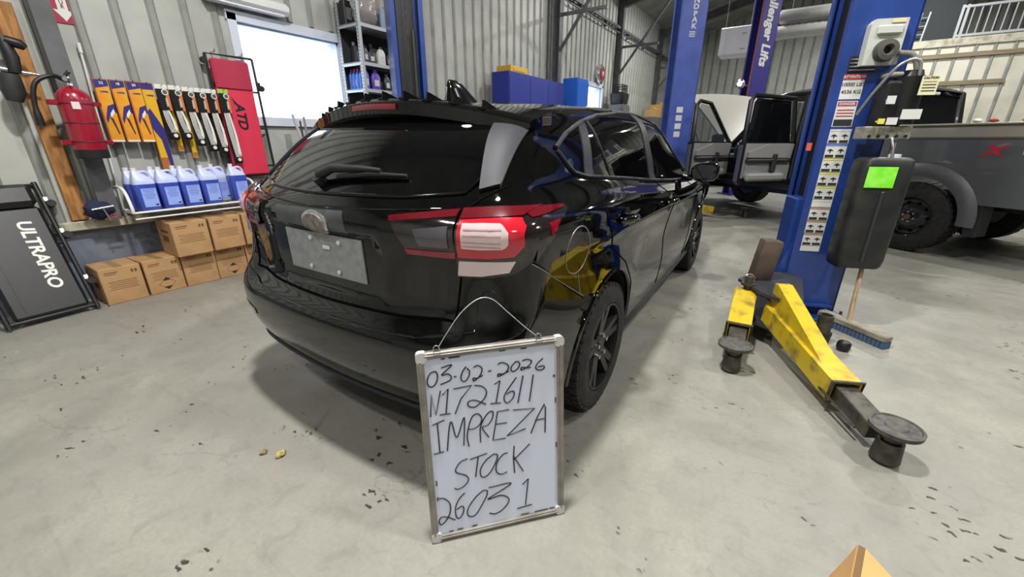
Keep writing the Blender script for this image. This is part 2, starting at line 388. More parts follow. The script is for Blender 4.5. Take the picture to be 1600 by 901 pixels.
def surface_net(F, lo, hi, h):
    ax = [np.arange(lo[i], hi[i]+h, h) for i in range(3)]
    G = np.meshgrid(*ax, indexing='ij'); V = F(*G); S = V < 0
    c = sum(S[i:S.shape[0]-1+i, j:S.shape[1]-1+j, k:S.shape[2]-1+k].astype(np.int8) for i in (0, 1) for j in (0, 1) for k in (0, 1))
    mix = (c > 0) & (c < 8); idx = -np.ones(mix.shape, int); I = np.argwhere(mix); idx[mix] = np.arange(len(I))
    acc = np.zeros((len(I), 3)); cnt = np.zeros(len(I))
    cor = [(i, j, k) for i in (0, 1) for j in (0, 1) for k in (0, 1)]
    for a in cor:
        for d in range(3):
            if a[d]: continue
            b = list(a); b[d] = 1
            va = V[I[:, 0]+a[0], I[:, 1]+a[1], I[:, 2]+a[2]]; vb = V[I[:, 0]+b[0], I[:, 1]+b[1], I[:, 2]+b[2]]
            x = (va < 0) != (vb < 0); t = np.where(x, va/(va-vb+1e-12), 0)
            p = I+np.array(a, float); p[:, d] += t
            acc[x] += p[x]; cnt[x] += 1
    Pn = acc/cnt[:, None]*h+np.array([q[0] for q in ax])
    for _ in range(5): g, f = grad(F, Pn); Pn = Pn-np.clip(f/(np.sum(g*g, 1)+1e-9), -.02, .02)[:, None]*g
    fs = []
    for d in range(3):
        o1, o2 = [(1, 2), (2, 0), (0, 1)][d]
        n = list(S.shape)
        sl = [slice(None)]*3; s2 = [slice(None)]*3; sl[d] = slice(0, n[d]-1); s2[d] = slice(1, n[d])
        X = S[tuple(sl)] != S[tuple(s2)]
        E_ = np.argwhere(X); ok = (E_[:, o1] > 0) & (E_[:, o2] > 0) & (E_[:, o1] < n[o1]-1) & (E_[:, o2] < n[o2]-1); E_ = E_[ok]
        def cell(u, v): q = E_.copy(); q[:, o1] -= u; q[:, o2] -= v; return idx[q[:, 0], q[:, 1], q[:, 2]]
        Q = np.stack([cell(1, 1), cell(0, 1), cell(0, 0), cell(1, 0)], 1)
        ins = S[E_[:, 0], E_[:, 1], E_[:, 2]]; Q[~ins] = Q[~ins][:, ::-1]; fs.append(Q)
    return Pn, np.concatenate(fs)
def grad(F, P, e=1e-3):
    f = F(P[:, 0], P[:, 1], P[:, 2]); g = np.zeros_like(P)
    for i in range(3):
        A = P.copy(); B = P.copy(); A[:, i] += e; B[:, i] -= e
        g[:, i] = (F(A[:, 0], A[:, 1], A[:, 2])-F(B[:, 0], B[:, 1], B[:, 2]))/(2*e)
    return g, f
# profiles; car space: x right, y forward from the rear axle, z up
side_w = dic({.12: .74, .2: .815, .30: .850, .42: .864, .56: .868, .70: .872, .82: .882, .91: .886, .97: .862, 1.02: .805, 1.06: .774, 1.12: .755, 1.25: .712, 1.36: .665, 1.44: .61, 1.52: .52})
belt = dic({-1.0: 1.12, -.5: 1.125, 0: 1.115, .5: 1.08, 1.0: 1.04, 1.6: 1.0, 2.6: .97, 3.6: .95})
tap_lo = dic({-1.0: .125, -.85: .075, -.6: .032, -.3: .006, 0: 0, .8: 0, 2.2: 0, 2.7: .012, 3.1: .05, 3.4: .12, 3.65: .25})
tap_up = dic({-1.0: .15, -.7: .10, -.4: .055, 0: .018, .5: 0, 1.3: 0, 1.9: .03, 2.6: .09, 3.6: .2})
rear_y = dic({.10: -.50, .2: -.66, .27: -.79, .36: -.865, .46: -.90, .56: -.912, .61: -.908, .645: -.885, .675: -.858, .72: -.848, .80: -.850, .90: -.858, .98: -.866, 1.035: -.862, 1.07: -.840, 1.12: -.788, 1.2: -.695, 1.3: -.565, 1.37: -.46, 1.45: -.33, 1.55: -.15})
top_z = dic({-1.0: 1.30, -.6: 1.375, -.35: 1.41, 0: 1.443, .5: 1.472, .9: 1.48, 1.3: 1.468, 1.65: 1.42, 1.9: 1.335, 2.2: 1.19, 2.5: 1.05, 2.7: .985, 3.0: .945, 3.3: .885, 3.5: .80, 3.7: .66})
nose_y = dic({.1: 3.2, .25: 3.48, .45: 3.56, .65: 3.56, .8: 3.48, .95: 3.2, 1.2: 2.6})
rear_c = dic({.10: -.50, .2: -.66, .27: -.79, .36: -.865, .46: -.90, .58: -.91, .68: -.90, .80: -.875, .90: -.864, .98: -.866, 1.035: -.862, 1.07: -.840, 1.12: -.788, 1.2: -.695, 1.3: -.565, 1.37: -.46, 1.45: -.33, 1.55: -.15})
def car_F(x, y, z):
    a = np.abs(x)
    sh = (belt(y)-1.06)*sstep(.62, .95, z)*(1-sstep(1.2, 1.46, z))
    W_ = side_w(z-sh)-tap_lo(y)*(1-.35*sstep(.9, 1.2, z))-tap_up(y)*sstep(1.0, 1.3, z)
    W_ = W_+(.016)*np.exp(-((y+.02)/.44)**2-((z-.60)/.17)**2)+.014*np.exp(-((y-2.67)/.44)**2-((z-.6)/.17)**2)
    W_ = W_-.014*np.exp(-((z-.66)/.11)**2)*sstep(.3, .6, y)*(1-sstep(1.9, 2.2, y))
    W_ = W_+.010*np.exp(-((z-.87-.02*(.9-y))/.03)**2)*sstep(-.4, -.1, y)*(1-sstep(2.0, 2.4, y))
    ds = a-W_
    cw = sstep(.54, .70, a); yr = rear_y(z)*(1-cw)+rear_c(z)*cw+(.12+.10*sstep(.6, .75, z)+.16*sstep(.98, 1.1, z))*a*a+.3*np.maximum(a-.55, 0)**2*(1-sstep(.9, 1.1, z))
    sl = 1-.27*sstep(1.05, 1.12, z)
    dr = (yr-y)*sl
    dt = (z-(top_z(y)-.05*(a/.6)**2))*(1-.13*sstep(1.7, 2.0, y)*(1-sstep(2.4, 2.7, y)))
    df = y-(nose_y(z)-.14*a*a)
    db = (.2+.05*sstep(.5, .9, -y)+.03*sstep(3.0, 3.5, y))-z
    k1 = .10-.03*sstep(.95, 1.1, z)
    F = smax(ds, dr, k1); F = smax(F, dt, .10); F = smax(F, df, .16); F = smax(F, db, .05)
    # recessed plate panel in the tailgate, wider at the top
    zc = .835; hw = .318-.10*np.maximum(.80-z, 0)-.35*np.maximum(z-.90, 0)
    bx = np.maximum(np.maximum(a-hw, np.abs(z-zc)-.118), np.maximum(-.835-y-.2, y+.832))
    F = smax(F, -bx, .022)
    return F
m_paint = mat('black_car_paint', '040405', .3, coat=1.0, spec=.0)
m_glassd = mat('tinted_glass', '060607', .03, spec=.6)
m_gloss = mat('piano_black_trim', '0a0a0b', .12)
m_satin = mat('painted_grey_sheen', '2c2d33', .5, .0, spec=.18)
m_ptrim = mat('matte_black_trim', '17181a', .55)
m_seam = mat('panel_gap', '020202', .9, spec=.1)
CAR = thing('hatchback_car', 'glossy black five door hatchback with finned roof spoiler, seen from behind', 'car', (-1.458, 1.6975, 0), 1.165)
Pn, Qn = surface_net(car_F, (-1.0, -1.05, .1), (1.0, 3.75, 1.62), .026)
me = bpy.data.meshes.new('body'); me.from_pydata(Pn.tolist(), [], Qn.tolist()); me.update()
CARBVH = BVHTree.FromPolygons([tuple(p) for p in Pn], [tuple(q) for q in Qn])
def cut_wells(me, wells):
    o = obj('body', me); cutm = MB()
    for (x0, x1, y, z, r) in wells: cutm.cyl((x0, y, z), (x1, y, z), r, n=64)
    c = cutm.build('cutter', m_black)
    md = o.modifiers.new('wells', 'BOOLEAN'); md.operation = 'DIFFERENCE'; md.object = c; md.solver = 'EXACT'
    dg = bpy.context.evaluated_depsgraph_get(); out = bpy.data.meshes.new_from_object(o.evaluated_get(dg))
    bpy.data.objects.remove(o); bpy.data.objects.remove(c); return out
RW = .318
me = cut_wells(me, [(.58, 1.1, 0, RW+.02, .365), (-1.1, -.58, 0, RW+.02, .365), (.58, 1.1, 2.67, RW+.02, .365), (-1.1, -.58, 2.67, RW+.02, .365)])
me.name = 'body'; me.materials.clear(); me.materials.append(m_paint); me.materials.append(m_ptrim)
def implicit_normals(me, F, tol=.004):
    n = len(me.vertices); co = np.empty(n*3); me.vertices.foreach_get('co', co); co = co.reshape(-1, 3)
    g, f = grad(F, co); g /= np.linalg.norm(g, axis=1)[:, None]+1e-9
    me.polygons.foreach_set('use_smooth', [True]*len(me.polygons))
    pn = np.empty(len(me.polygons)*3); me.polygons.foreach_get('normal', pn); pn = pn.reshape(-1, 3)
    pc = np.empty(len(me.polygons)*3); me.polygons.foreach_get('center', pc); pc = pc.reshape(-1, 3)
    fc = np.abs(F(pc[:, 0], pc[:, 1], pc[:, 2])); li = np.empty(len(me.loops), int); me.loops.foreach_get('vertex_index', li)
    L = np.empty((len(me.loops), 3)); mi = []
    for p in me.polygons:
        on = fc[p.index] < tol; mi.append(0 if on else 1)
        for k in p.loop_indices: L[k] = g[li[k]] if on else pn[p.index]
    me.polygons.foreach_set('material_index', mi)
    me.normals_split_custom_set([tuple(q) for q in L])
implicit_normals(me, car_F)
car_body = obj('body', me, CAR)
def p_side(q, s=1):
    h = CARBVH.ray_cast(Vector((s*1.6, q[0], q[1])), Vector((-s, 0, 0)))
    return (h[0], h[1]) if h[0] is not None else (Vector((s*.7, q[0], q[1])), Vector((s, 0, 0)))
def p_rear(q, s=1):
    h = CARBVH.ray_cast(Vector((s*q[0], -2, q[1])), Vector((0, 1, 0)))
    return (h[0], h[1]) if h[0] is not None else (Vector((s*q[0], -.6, q[1])), Vector((0, -1, 0)))
def resample(P, n):
    P = [Vector((p[0], p[1], 0)) for p in P]; L = [0]
    for a, b in zip(P, P[1:]): L.append(L[-1]+(b-a).length)
    out = []
    for i in range(n+1):
        t = L[-1]*i/n; k = 0
        while k < len(L)-2 and L[k+1] < t: k += 1
        u = (t-L[k])/max(L[k+1]-L[k], 1e-9); q = P[k].lerp(P[k+1], u); out.append((q.x, q.y))
    return out
def car_norms(P):
    g, f = grad(car_F, np.array(P)); return g/(np.linalg.norm(g, axis=1)[:, None]+1e-9)
def patch(name, m, bot, top, view, off=.003, th=.012, nu=20, nv=10, s=1, parent=None):
    B, Tp = resample(bot, nu), resample(top, nu); P = []
    for i in range(nu+1):
        for j in range(nv+1):
            u = j/nv; q = (B[i][0]*(1-u)+Tp[i][0]*u, B[i][1]*(1-u)+Tp[i][1]*u)
            P.append(tuple(view(q, s)[0]))
    P = np.array(P); N_ = car_norms(P)
    O_, I_ = P+N_*off, P+N_*(off-th); w_ = nv+1
    outer = [[tuple(O_[i*w_+j]) for j in range(w_)] for i in range(nu+1)]; inner = [[tuple(I_[i*w_+j]) for j in range(w_)] for i in range(nu+1)]
    mb = MB(); mb.grid(outer); mb.grid(inner)
    k = (nu+1)*(nv+1); idx = lambda i, j: i*(nv+1)+j
    ring = [idx(i, 0) for i in range(nu+1)]+[idx(nu, j) for j in range(1, nv+1)]+[idx(i, nv) for i in range(nu-1, -1, -1)]+[idx(0, j) for j in range(nv-1, 0, -1)]
    for a, b in zip(ring, ring[1:]+ring[:1]): mb.f.append((a, b, b+k, a+k))
    return mb.build(name, m, parent or CAR, 40)
def line(name, m, pts, view, r=.003, off=0.0, s=1, n=30, parent=None, closed=False):
    P = []
    for q in resample(pts, n):
        p, nn = view(q, s); P.append(p+nn*off)
    if closed: P = P[:-1]
    return MB().tube(P, r, 6, closed).build(name, m, parent or CAR, 60)
m_red = mat('red_lens', '7d0a1c', .08, coat=1.0)
m_rband = mat('band_red_lens', '5a0816', .1, coat=1.0)
m_red2 = mat('bright_red_lens', 'b81a2b', .1, coat=1.0)
m_clear = mat('clear_lens', 'd7c2c4', .12, .15, coat=1.0)
m_smoke = mat('smoked_lens', '1b1416', .08, coat=1.0)
for s in (1, -1):
    # side windows
    q = patch('quarter_window', m_glassd, [(-.262, 1.228), (-.2, 1.155), (-.1, 1.135)], [(-.262, 1.25), (-.15, 1.287), (.0, 1.325)], p_side, s=s)
    patch('rear_door_window', m_glassd, [(-.03, 1.125), (.4, 1.09), (.9, 1.045)], [(.085, 1.348), (.4, 1.385), (.93, 1.408)], p_side, s=s)
    patch('front_door_window', m_glassd, [(1.03, 1.035), (1.5, 1.0), (1.98, .975)], [(1.06, 1.404), (1.45, 1.36), (1.95, 1.10)], p_side, s=s)
    patch('pillar_trim', m_satin, [(-.1, 1.13), (-.03, 1.122)], [(.0, 1.33), (.085, 1.352)], p_side, .007, nu=3, s=s)
    patch('pillar_trim', m_satin, [(.9, 1.04), (.965, 1.035)], [(.93, 1.412), (.99, 1.412)], p_side, .008, nu=3, s=s)
    patch('pillar_trim', m_satin, [(.967, 1.035), (1.03, 1.03)], [(.992, 1.412), (1.06, 1.409)], p_side, .006, nu=3, s=s)
    line('window_divider', m_satin, [(.19, 1.105), (.14, 1.23), (.115, 1.352)], p_side, .008, .003, s)
    line('window_trim', m_satin, [(-.262, 1.24), (-.15, 1.29), (.03, 1.337), (.3, 1.378), (.637, 1.404), (.966, 1.417), (1.06, 1.412), (1.45, 1.368), (1.75, 1.24), (1.98, 1.10), (2.1, 1.02)], p_side, .011, .002, s, 60)
    line('belt_trim', m_satin, [(-.262, 1.232), (-.2, 1.15), (-.09, 1.126), (.4, 1.084), (.9, 1.037), (1.5, .992), (2.05, .962)], p_side, .009, .002, s, 60)
    # panel gaps
    line('door_gap', m_seam, [(-.01, 1.105), (-.12, 1.03), (-.14, .97), (-.04, .83), (.2, .70), (.36, .55), (.40, .33)], p_side, .0035, 0, s, 40)
    line('door_gap', m_seam, [(1.0, 1.03), (1.13, .93), (1.15, .7), (1.12, .45), (1.08, .32)], p_side, .0035, 0, s, 40)
    line('door_gap', m_seam, [(2.05, .95), (2.15, .8), (2.12, .5), (2.0, .33)], p_side, .0035, 0, s, 40)
    line('bumper_gap', m_seam, [(-.655, .905), (-.53, .815), (-.315, .68)], p_side, .003, 0, s)
    # sill
    patch('side_skirt', m_ptrim, [(.36, .215), (2.3, .215)], [(.33, .275), (2.33, .275)], p_side, .014, .03, 24, 4, s)
    # handles
    for y, z in ((.10, .93), (1.02, .893)):
        p, nn = p_side((y, z), s)
        cup = MB().at(Matrix.Translation(p)).lathe([(0, -s*.004), (.05, -s*.004), (.056, s*.004), (0, s*.005)], 20, 'x').build('handle_cup', m_gloss, CAR, 40)
        MB().tube([p+nn*.004+Vector((0, -.09, .008)), p+nn*.038+Vector((0, -.05, .008)), p+nn*.042+Vector((0, .04, .004)), p+nn*.004+Vector((0, .09, 0))], [.012, .014, .014, .012], 8).build('door_handle', m_paint, CAR, 60)
    # arch lips
    for yc in (0, 2.67):
        P = []
        for i in range(33):
            a = math.radians(-8+196*i/32); q = (yc+.368*math.cos(a), RW+.02+.368*math.sin(a))
            p, nn = p_side(q, s); P.append(p-nn*.004)
        MB().tube(P, .013, 6).build('arch_lip', m_paint, CAR, 60)
    # mirror
    mm = MB(); R_ = []
    for i, (dx, sy, sz) in enumerate(((.0, .03, .03), (.03, .05, .055), (.10, .07, .075), (.17, .06, .07), (.2, .03, .04))):
        R_.append([(s*(.86+dx), 1.88+sy*math.cos(a)*1.0, 1.035+sz*math.sin(a)) for a in [2*PI*k/16 for k in range(16)]])
    mm.loft(R_); mm.box((s*.82, 1.9, .985), (.12, .05, .04), .01); mir = mm.build('door_mirror', m_paint, CAR, 50)
    MB().at(T(s*.965, 1.813, 1.035)).prism(rrect(.17, .105, .04), -.004, .004, 'y').build('mirror_glass', mat('mirror', '6c7074', .04, 1.0), mir)
    # tail lamp: inner piece on the tailgate, outer piece on the body
    tl = patch('tail_lamp', m_smoke, [(.452, .923), (.622, .922)], [(.385, 1.032), (.608, 1.056)], p_rear, .012, .03, 14, 10, s)
    patch('lamp_band', m_rband, [(.39, 1.018), (.61, 1.036)], [(.386, 1.032), (.608, 1.055)], p_rear, .018, .01, 12, 3, s, tl)
    patch('lamp_band', m_red, [(.455, .922), (.621, .92)], [(.445, .937), (.622, .94)], p_rear, .018, .01, 12, 3, s, tl)
    patch('reversing_lens', mat('grey_lens', '55505a', .1, .3, coat=1.0), [(.50, .952), (.60, .952)], [(.48, 1.0), (.595, 1.012)], p_rear, .016, .01, 6, 3, s, tl)
    tb = patch('tail_lamp', m_smoke, [(.625, .858), (.72, .86), (.79, .876), (.823, .908), (.838, .96)], [(.617, 1.058), (.70, 1.063), (.77, 1.064), (.812, 1.058), (.838, 1.03)], p_rear, .012, .035, 20, 14, s)
    tside = patch('tail_lamp', m_smoke, [(-.65, .908), (-.62, .952), (-.54, 1.012), (-.44, 1.044)], [(-.65, 1.058), (-.6, 1.062), (-.54, 1.06), (-.44, 1.054)], p_side, .011, .03, 14, 8, s)
    patch('lamp_band', m_rband, [(-.64, 1.035), (-.56, 1.042), (-.46, 1.048)], [(-.64, 1.06), (-.56, 1.06), (-.46, 1.054)], p_side, .016, .01, 10, 3, s, tside)
    patch('side_reflector', m_red, [(-.6, .985), (-.55, 1.012)], [(-.6, 1.018), (-.535, 1.022)], p_side, .016, .01, 5, 3, s, tside)
    patch('lamp_band', m_rband, [(.626, 1.03), (.72, 1.036), (.79, 1.04)], [(.617, 1.057), (.72, 1.063), (.80, 1.062)], p_rear, .018, .01, 12, 3, s, tb)
    patch('brake_lens', m_red2, [(.63, .925), (.72, .925), (.79, .935), (.812, .97)], [(.626, 1.028), (.72, 1.034), (.79, 1.036), (.81, 1.015)], p_rear, .017, .01, 14, 8, s, tb)
    patch('lamp_window', m_clear, [(.645, .956), (.70, .955), (.765, .96), (.776, .975)], [(.64, 1.018), (.70, 1.02), (.752, 1.02), (.776, 1.0)], p_rear, .021, .008, 12, 6, s, tb)
    for k in range(4): patch('lens_rib', mat('lens_rib_pink', 'b78f94', .2), [(.648, .964+k*.013), (.70, .964+k*.013), (.758, .965+k*.013)], [(.648, .967+k*.013), (.70, .967+k*.013), (.758, .968+k*.013)], p_rear, .0225, .004, 8, 1, s, tb)
    patch('turn_lens', m_clear, [(.628, .864), (.70, .866), (.775, .882)], [(.632, .912), (.70, .914), (.79, .918)], p_rear, .018, .01, 12, 4, s, tb)
    # satin panels beside the rear glass
    patch('window_side_fin', m_satin, [(.622, 1.112), (.672, 1.128)], [(.515, 1.338), (.635, 1.312)], p_rear, .012, .03, 6, 14, s)
    line('tailgate_gap', m_seam, [(.612, .70), (.63, .85), (.628, .92), (.612, 1.06), (.64, 1.09), (.688, 1.125)], p_rear, .004, 0, s, 40)
    # bumper crease
    line('bumper_crease', m_paint, [(0, .628), (.3, .63), (.5, .638), (.62, .665), (.70, .69)], p_rear, .007, 0, s, 40)
    patch('bumper_reflector', m_smoke, [(.60, .47), (.76, .49)], [(.60, .50), (.76, .515)], p_rear, .004, .01, 8, 3, s)
patch('rear_window', m_glassd, [(-.612, 1.16), (-.585, 1.11), (-.4, 1.094), (0, 1.09), (.4, 1.094), (.585, 1.11), (.612, 1.16)], [(-.6, 1.24), (-.525, 1.335), (0, 1.365), (.525, 1.335), (.6, 1.24)], p_rear, .004, .012, 40, 20)
line('rear_window_seal', m_gloss, [(-.612, 1.16), (-.585, 1.106), (-.4, 1.09), (0, 1.086), (.4, 1.09), (.585, 1.106), (.612, 1.16)], p_rear, .006, .003, 1, 60)
line('tailgate_gap', m_seam, [(-.612, .70), (-.4, .682), (0, .678), (.4, .682), (.612, .70)], p_rear, .006, 0, 1, 60)
line('tailgate_crease', m_paint, [(-.6, 1.062), (0, 1.045), (.6, 1.062)], p_rear, .007, -.001, 1, 50)
patch('lower_valance', m_ptrim, [(-.70, .235), (-.4, .225), (0, .225), (.4, .225), (.70, .235)], [(-.74, .325), (-.4, .305), (0, .30), (.4, .305), (.74, .325)], p_rear, .012, .03, 40, 5)
line('valance_sheen', m_satin, [(-.72, .315), (-.4, .30), (0, .295), (.4, .30), (.72, .315)], p_rear, .009, .008, 1, 60)  # lighter line paints the reflection along the bumper's lower lip
# dusty plate pad with four white screw caps, round emblem
m_dusty = mat('dusty_plastic', '86878b', .5, col2='9a9b9f', scale=30, lo=.35, hi=.7)
pad = patch('plate_pad', m_dusty, [(-.235, .772), (.235, .772)], [(-.235, .936), (.235, .936)], p_rear, .005, .012, 12, 5)
for x, z in ((-.062, .913), (.112, .913), (-.085, .795), (.09, .795)):
    MB().at(T(x, -.8385, z)).lathe([(0, 0), (.009, 0), (.009, -.006), (.005, -.009), (0, -.009)], 12, 'y').build('screw_cap', m_white, pad, 40)
MB().at(T(0.03, -.8385, .885)).box((0, -.002, 0), (.045, .006, .016), .003).build('label_chip', m_white, pad)
def disc_patch(name, m, cx, cz, rx, rz, off, th, parent=None, view=p_rear):
    n = 28; mb = MB(); rings = []
    for rr, of in ((0.02, off), (.5, off), (.93, off), (1.0, off-.003), (1.0, off-th)):
        ring = []
        for k in range(n):
            a = 2*PI*k/n; p, nn = view((cx+rx*rr*math.cos(a), cz+rz*rr*math.sin(a))); ring.append(p+nn*of)
        rings.append(ring)
    mb.loft(rings); return mb.build(name, m, parent or CAR, 40)
patch('painted_glare', mat('painted_glare', '454648', .45, col2='545558', scale=25), [(-.262, .962), (.0, .958), (.19, .958)], [(-.25, 1.030), (.0, 1.036), (.175, 1.038)], p_rear, .0012, .004, 16, 6)  # grey patch paints the glare on the tailgate above the plate
em = disc_patch('emblem', m_chrome, .022, .984, .076, .045, .008, .012)
disc_patch('emblem_face', mat('faded_emblem', '8e8580', .45, .1, col2='6d625d', scale=40), .022, .984, .064, .036, .011, .006, em)
# pale fuel flap outline, pale lines on the bumper
line('fuel_flap_gap', mat('pale_edge', '8c8d90', .35, .4), [(-.395+.088*math.cos(a), .893+.088*math.sin(a)) for a in np.linspace(0, 2*PI, 41)], p_side, .0022, .0, 1, 60, closed=True)
line('bumper_pale_line', mat('pale_edge', '8c8d90'), [(-.66, .902), (-.53, .815), (-.32, .69)], p_side, .002, .0015, 1, 20)
line('bumper_pale_line', mat('pale_edge', '8c8d90'), [(-.378, .80), (-.345, .70)], p_side, .0015, .001, 1, 10)
# spoiler, brake lamp, fins, antenna
sp = []
for i in range(33):
    x = -.65+1.3*i/32; a2 = x*x; ye = -.52+.34*a2; zt = 1.418-.21*a2
    e = 1-max(0, (abs(x)-.52)/.13)**2*.6
    zr = float(top_z(np.array(-.2)))-.05*(abs(x)/.6)**2
    sp.append([(x, -.18, zr-.02), (x, -.2, zr+.004), (x, -.34, zt+.012), (x, ye+.02, zt+.006), (x, ye, zt-.006), (x, ye+.002, zt-.05*e), (x, ye+.05, zt-.085*e), (x, -.36+.25*a2, zt-.10*e)])
spo = MB().loft(sp).build('spoiler', m_paint, CAR, 40)
P = [[(x, -.525+.34*x*x, 1.418-.21*x*x-.014), (x, -.527+.34*x*x, 1.418-.21*x*x-.018), (x, -.527+.34*x*x, 1.418-.21*x*x-.034), (x, -.505+.34*x*x, 1.418-.21*x*x-.036), (x, -.505+.34*x*x, 1.418-.21*x*x-.012)] for x in np.linspace(-.13, .13, 11)]
MB().loft(P).build('high_brake_lamp', mat('dark_red_lens', '6e0d18', .15, coat=.8), spo, 40)
for i in range(10):
    x = -.53+1.0*i/9; zt = 1.418-.21*x*x+.008; ye = -.52+.34*x*x
    f = MB(); f.prism([(ye+.03, zt), (ye+.035, zt+.028), (ye+.055, zt+.024), (ye+.12, zt+.004), (ye+.12, zt-.004), (ye+.03, zt-.004)], x-.003, x+.003, 'x')
    f.prism([(ye+.02, zt-.004), (ye+.13, zt-.004), (ye+.13, zt+.004), (ye+.02, zt+.004)], x-.014, x+.014, 'x')
    f.build('spoiler_fin', m_gloss, spo)
an = []
for i, (z, l0, l1, w_) in enumerate(((1.43, -.14, .16, .04), (1.465, -.13, .12, .03), (1.505, -.12, .05, .02), (1.535, -.11, .0, .012), (1.545, -.10, -.04, .005))):
    c, hl = (l0+l1)/2, (l1-l0)/2
    an.append([(w_*math.sin(a), .06+c+hl*math.cos(a), z) for a in [2*PI*k/16 for k in range(16)]])
MB().loft(an).build('antenna_fin', m_gloss, CAR, 50)
# rear wiper
def rp_(x, z, o): p, nn = p_rear((x, z)); return p+nn*o
MB().tube([rp_(0, 1.125, .03), rp_(.06, 1.143, .04), rp_(.2, 1.148, .035), rp_(.27, 1.148, .03)], [.02, .016, .011, .008], 8).build('wiper_arm', m_ptrim, CAR, 50)
MB().tube([rp_(.09, 1.128, .022), rp_(.22, 1.140, .022), rp_(.37, 1.142, .018)], [.008, .011, .006], 8).build('wiper_blade', m_black, CAR, 50)
MB().tube([rp_(0, 1.118, 0), rp_(0, 1.118, .034)], .022, 12).build('wiper_pivot', m_ptrim, CAR, 50)
# underbody and exhaust so the wells are not empty
MB().box((0, 1.3, .24), (1.1, 3.6, .12), .03).build('underbody', m_ptrim, CAR)
# wheels
m_tyre = mat('tyre_rubber', '1b1b1c', .8, col2='2a2927', scale=20, bump=.2, bscale=40)
m_rim = mat('black_alloy', '1a1a1b', .35, .3)
def wheel(parent, x, y, z, s, r, w_, rr, mt, mr, spokes=10, dish=.03, lugs=5, lugm=m_chrome, blocks=44):
    t = MB(); t.at(T(x, y, z)@Matrix.Diagonal((s, 1, 1, 1)))
    t.lathe([(rr, -w_/2), (rr+.02, -w_/2-.004), (r-.045, -w_/2-.006), (r-.015, -w_/2+.008), (r-.006, -w_/2+.03), (r-.006, w_/2-.03), (r-.015, w_/2-.008), (r-.045, w_/2+.006), (rr+.02, w_/2+.004), (rr, w_/2)], 56, 'x', False)
    for k in range(blocks):
        a = 2*PI*k/blocks
        for dx in (-.36, -.12, .12, .36):
            o = t.M; t.at(o@Matrix.Rotation(a+dx*.09, 4, 'X')@T(dx*w_, 0, r-.006)); t.box((0, 0, 0), (w_*.19, 2*PI*r/blocks*.72, .014)); t.at(o)
    ty = t.build('tyre', mt, parent, 35)
    b = MB(); b.at(T(x, y, z)@Matrix.Diagonal((s, 1, 1, 1)))
    b.lathe([(rr, -w_/2), (rr, w_/2-.012), (rr-.004, w_/2), (rr-.014, w_/2), (rr-.02, w_/2-.03), (rr-.02, -w_/2+.02), (.06, -w_/2+.03), (0, -w_/2+.03)], 48, 'x', False)
    if spokes:
        for k in range(spokes):
            a = 2*PI*(k//2)/(spokes//2)+(.17 if k % 2 else -.17)
            o = b.M; b.at(o@Matrix.Rotation(a, 4, 'X'))
            pr = [(-.022, .05), (.022, .05), (.017, rr-.012), (-.017, rr-.012)]
            b.add([(w_/2-dish, p[0], p[1]) for p in pr[:2]]+[(w_/2-.006, p[0], p[1]) for p in pr[2:]]+[(w_/2-dish-.03, p[0]*1.3, p[1]) for p in pr[:2]]+[(w_/2-.036, p[0]*1.3, p[1]) for p in pr[2:]], [(0, 1, 2, 3), (4, 7, 6, 5), (0, 4, 5, 1), (2, 6, 7, 3), (1, 5, 6, 2), (3, 7, 4, 0)])
            b.at(o)
        b.lathe([(0, w_/2-dish-.04), (.075, w_/2-dish-.04), (.075, w_/2-dish+.002), (.034, w_/2-dish+.006), (.03, w_/2-dish+.012), (0, w_/2-dish+.014)], 28, 'x')
    rim = b.build('rim', mr, ty, 35)
    l = []
    for k in range(lugs):
        a = 2*PI*k/lugs+.3; cy, cz_ = .057*math.cos(a), .057*math.sin(a)
        MB().at(T(x, y, z)@Matrix.Diagonal((s, 1, 1, 1))).cyl((w_/2-dish-.0, cy, cz_), (w_/2-dish+.02, cy, cz_), .011, n=8).build('lug_nut', lugm, ty)
    return ty
for s in (1, -1):
    for y in (0, 2.67): wheel(CAR, s*.775, y, RW, s, RW, .205, .222, m_tyre, m_rim)

# ================================================================ VEHICLE LIFTS
m_blue = mat('lift_blue', '223f86', .38, col2='1c3673', scale=5, lo=.4, hi=.7, coat=.3)
m_blue2 = mat('lift_blue_pale', '4a5fae', .38, col2='4256a0', scale=5, coat=.3)
m_indigo = mat('lift_indigo', '33307c', .4)
m_yel = mat('lift_yellow', 'c4a91f', .5, col2='75672c', scale=11, lo=.48, hi=.72)
m_ydk = mat('worn_steel', '57534a', .5, .5, col2='3a3630', scale=20)
m_carr = mat('carriage_dark', '16181d', .5)
def channel(mb, w_, d_, h, t_=.012, lip=.035):
    mb.box((w_/2, t_/2, h/2), (w_, t_, h)); mb.box((w_-t_/2, d_/2, h/2), (t_, d_, h)); mb.box((w_/2, d_-t_/2, h/2), (w_, t_, h))
    mb.box((t_/2, lip/2+t_, h/2), (t_, lip, h)); mb.box((t_/2, d_-lip/2-t_, h/2), (t_, lip, h))
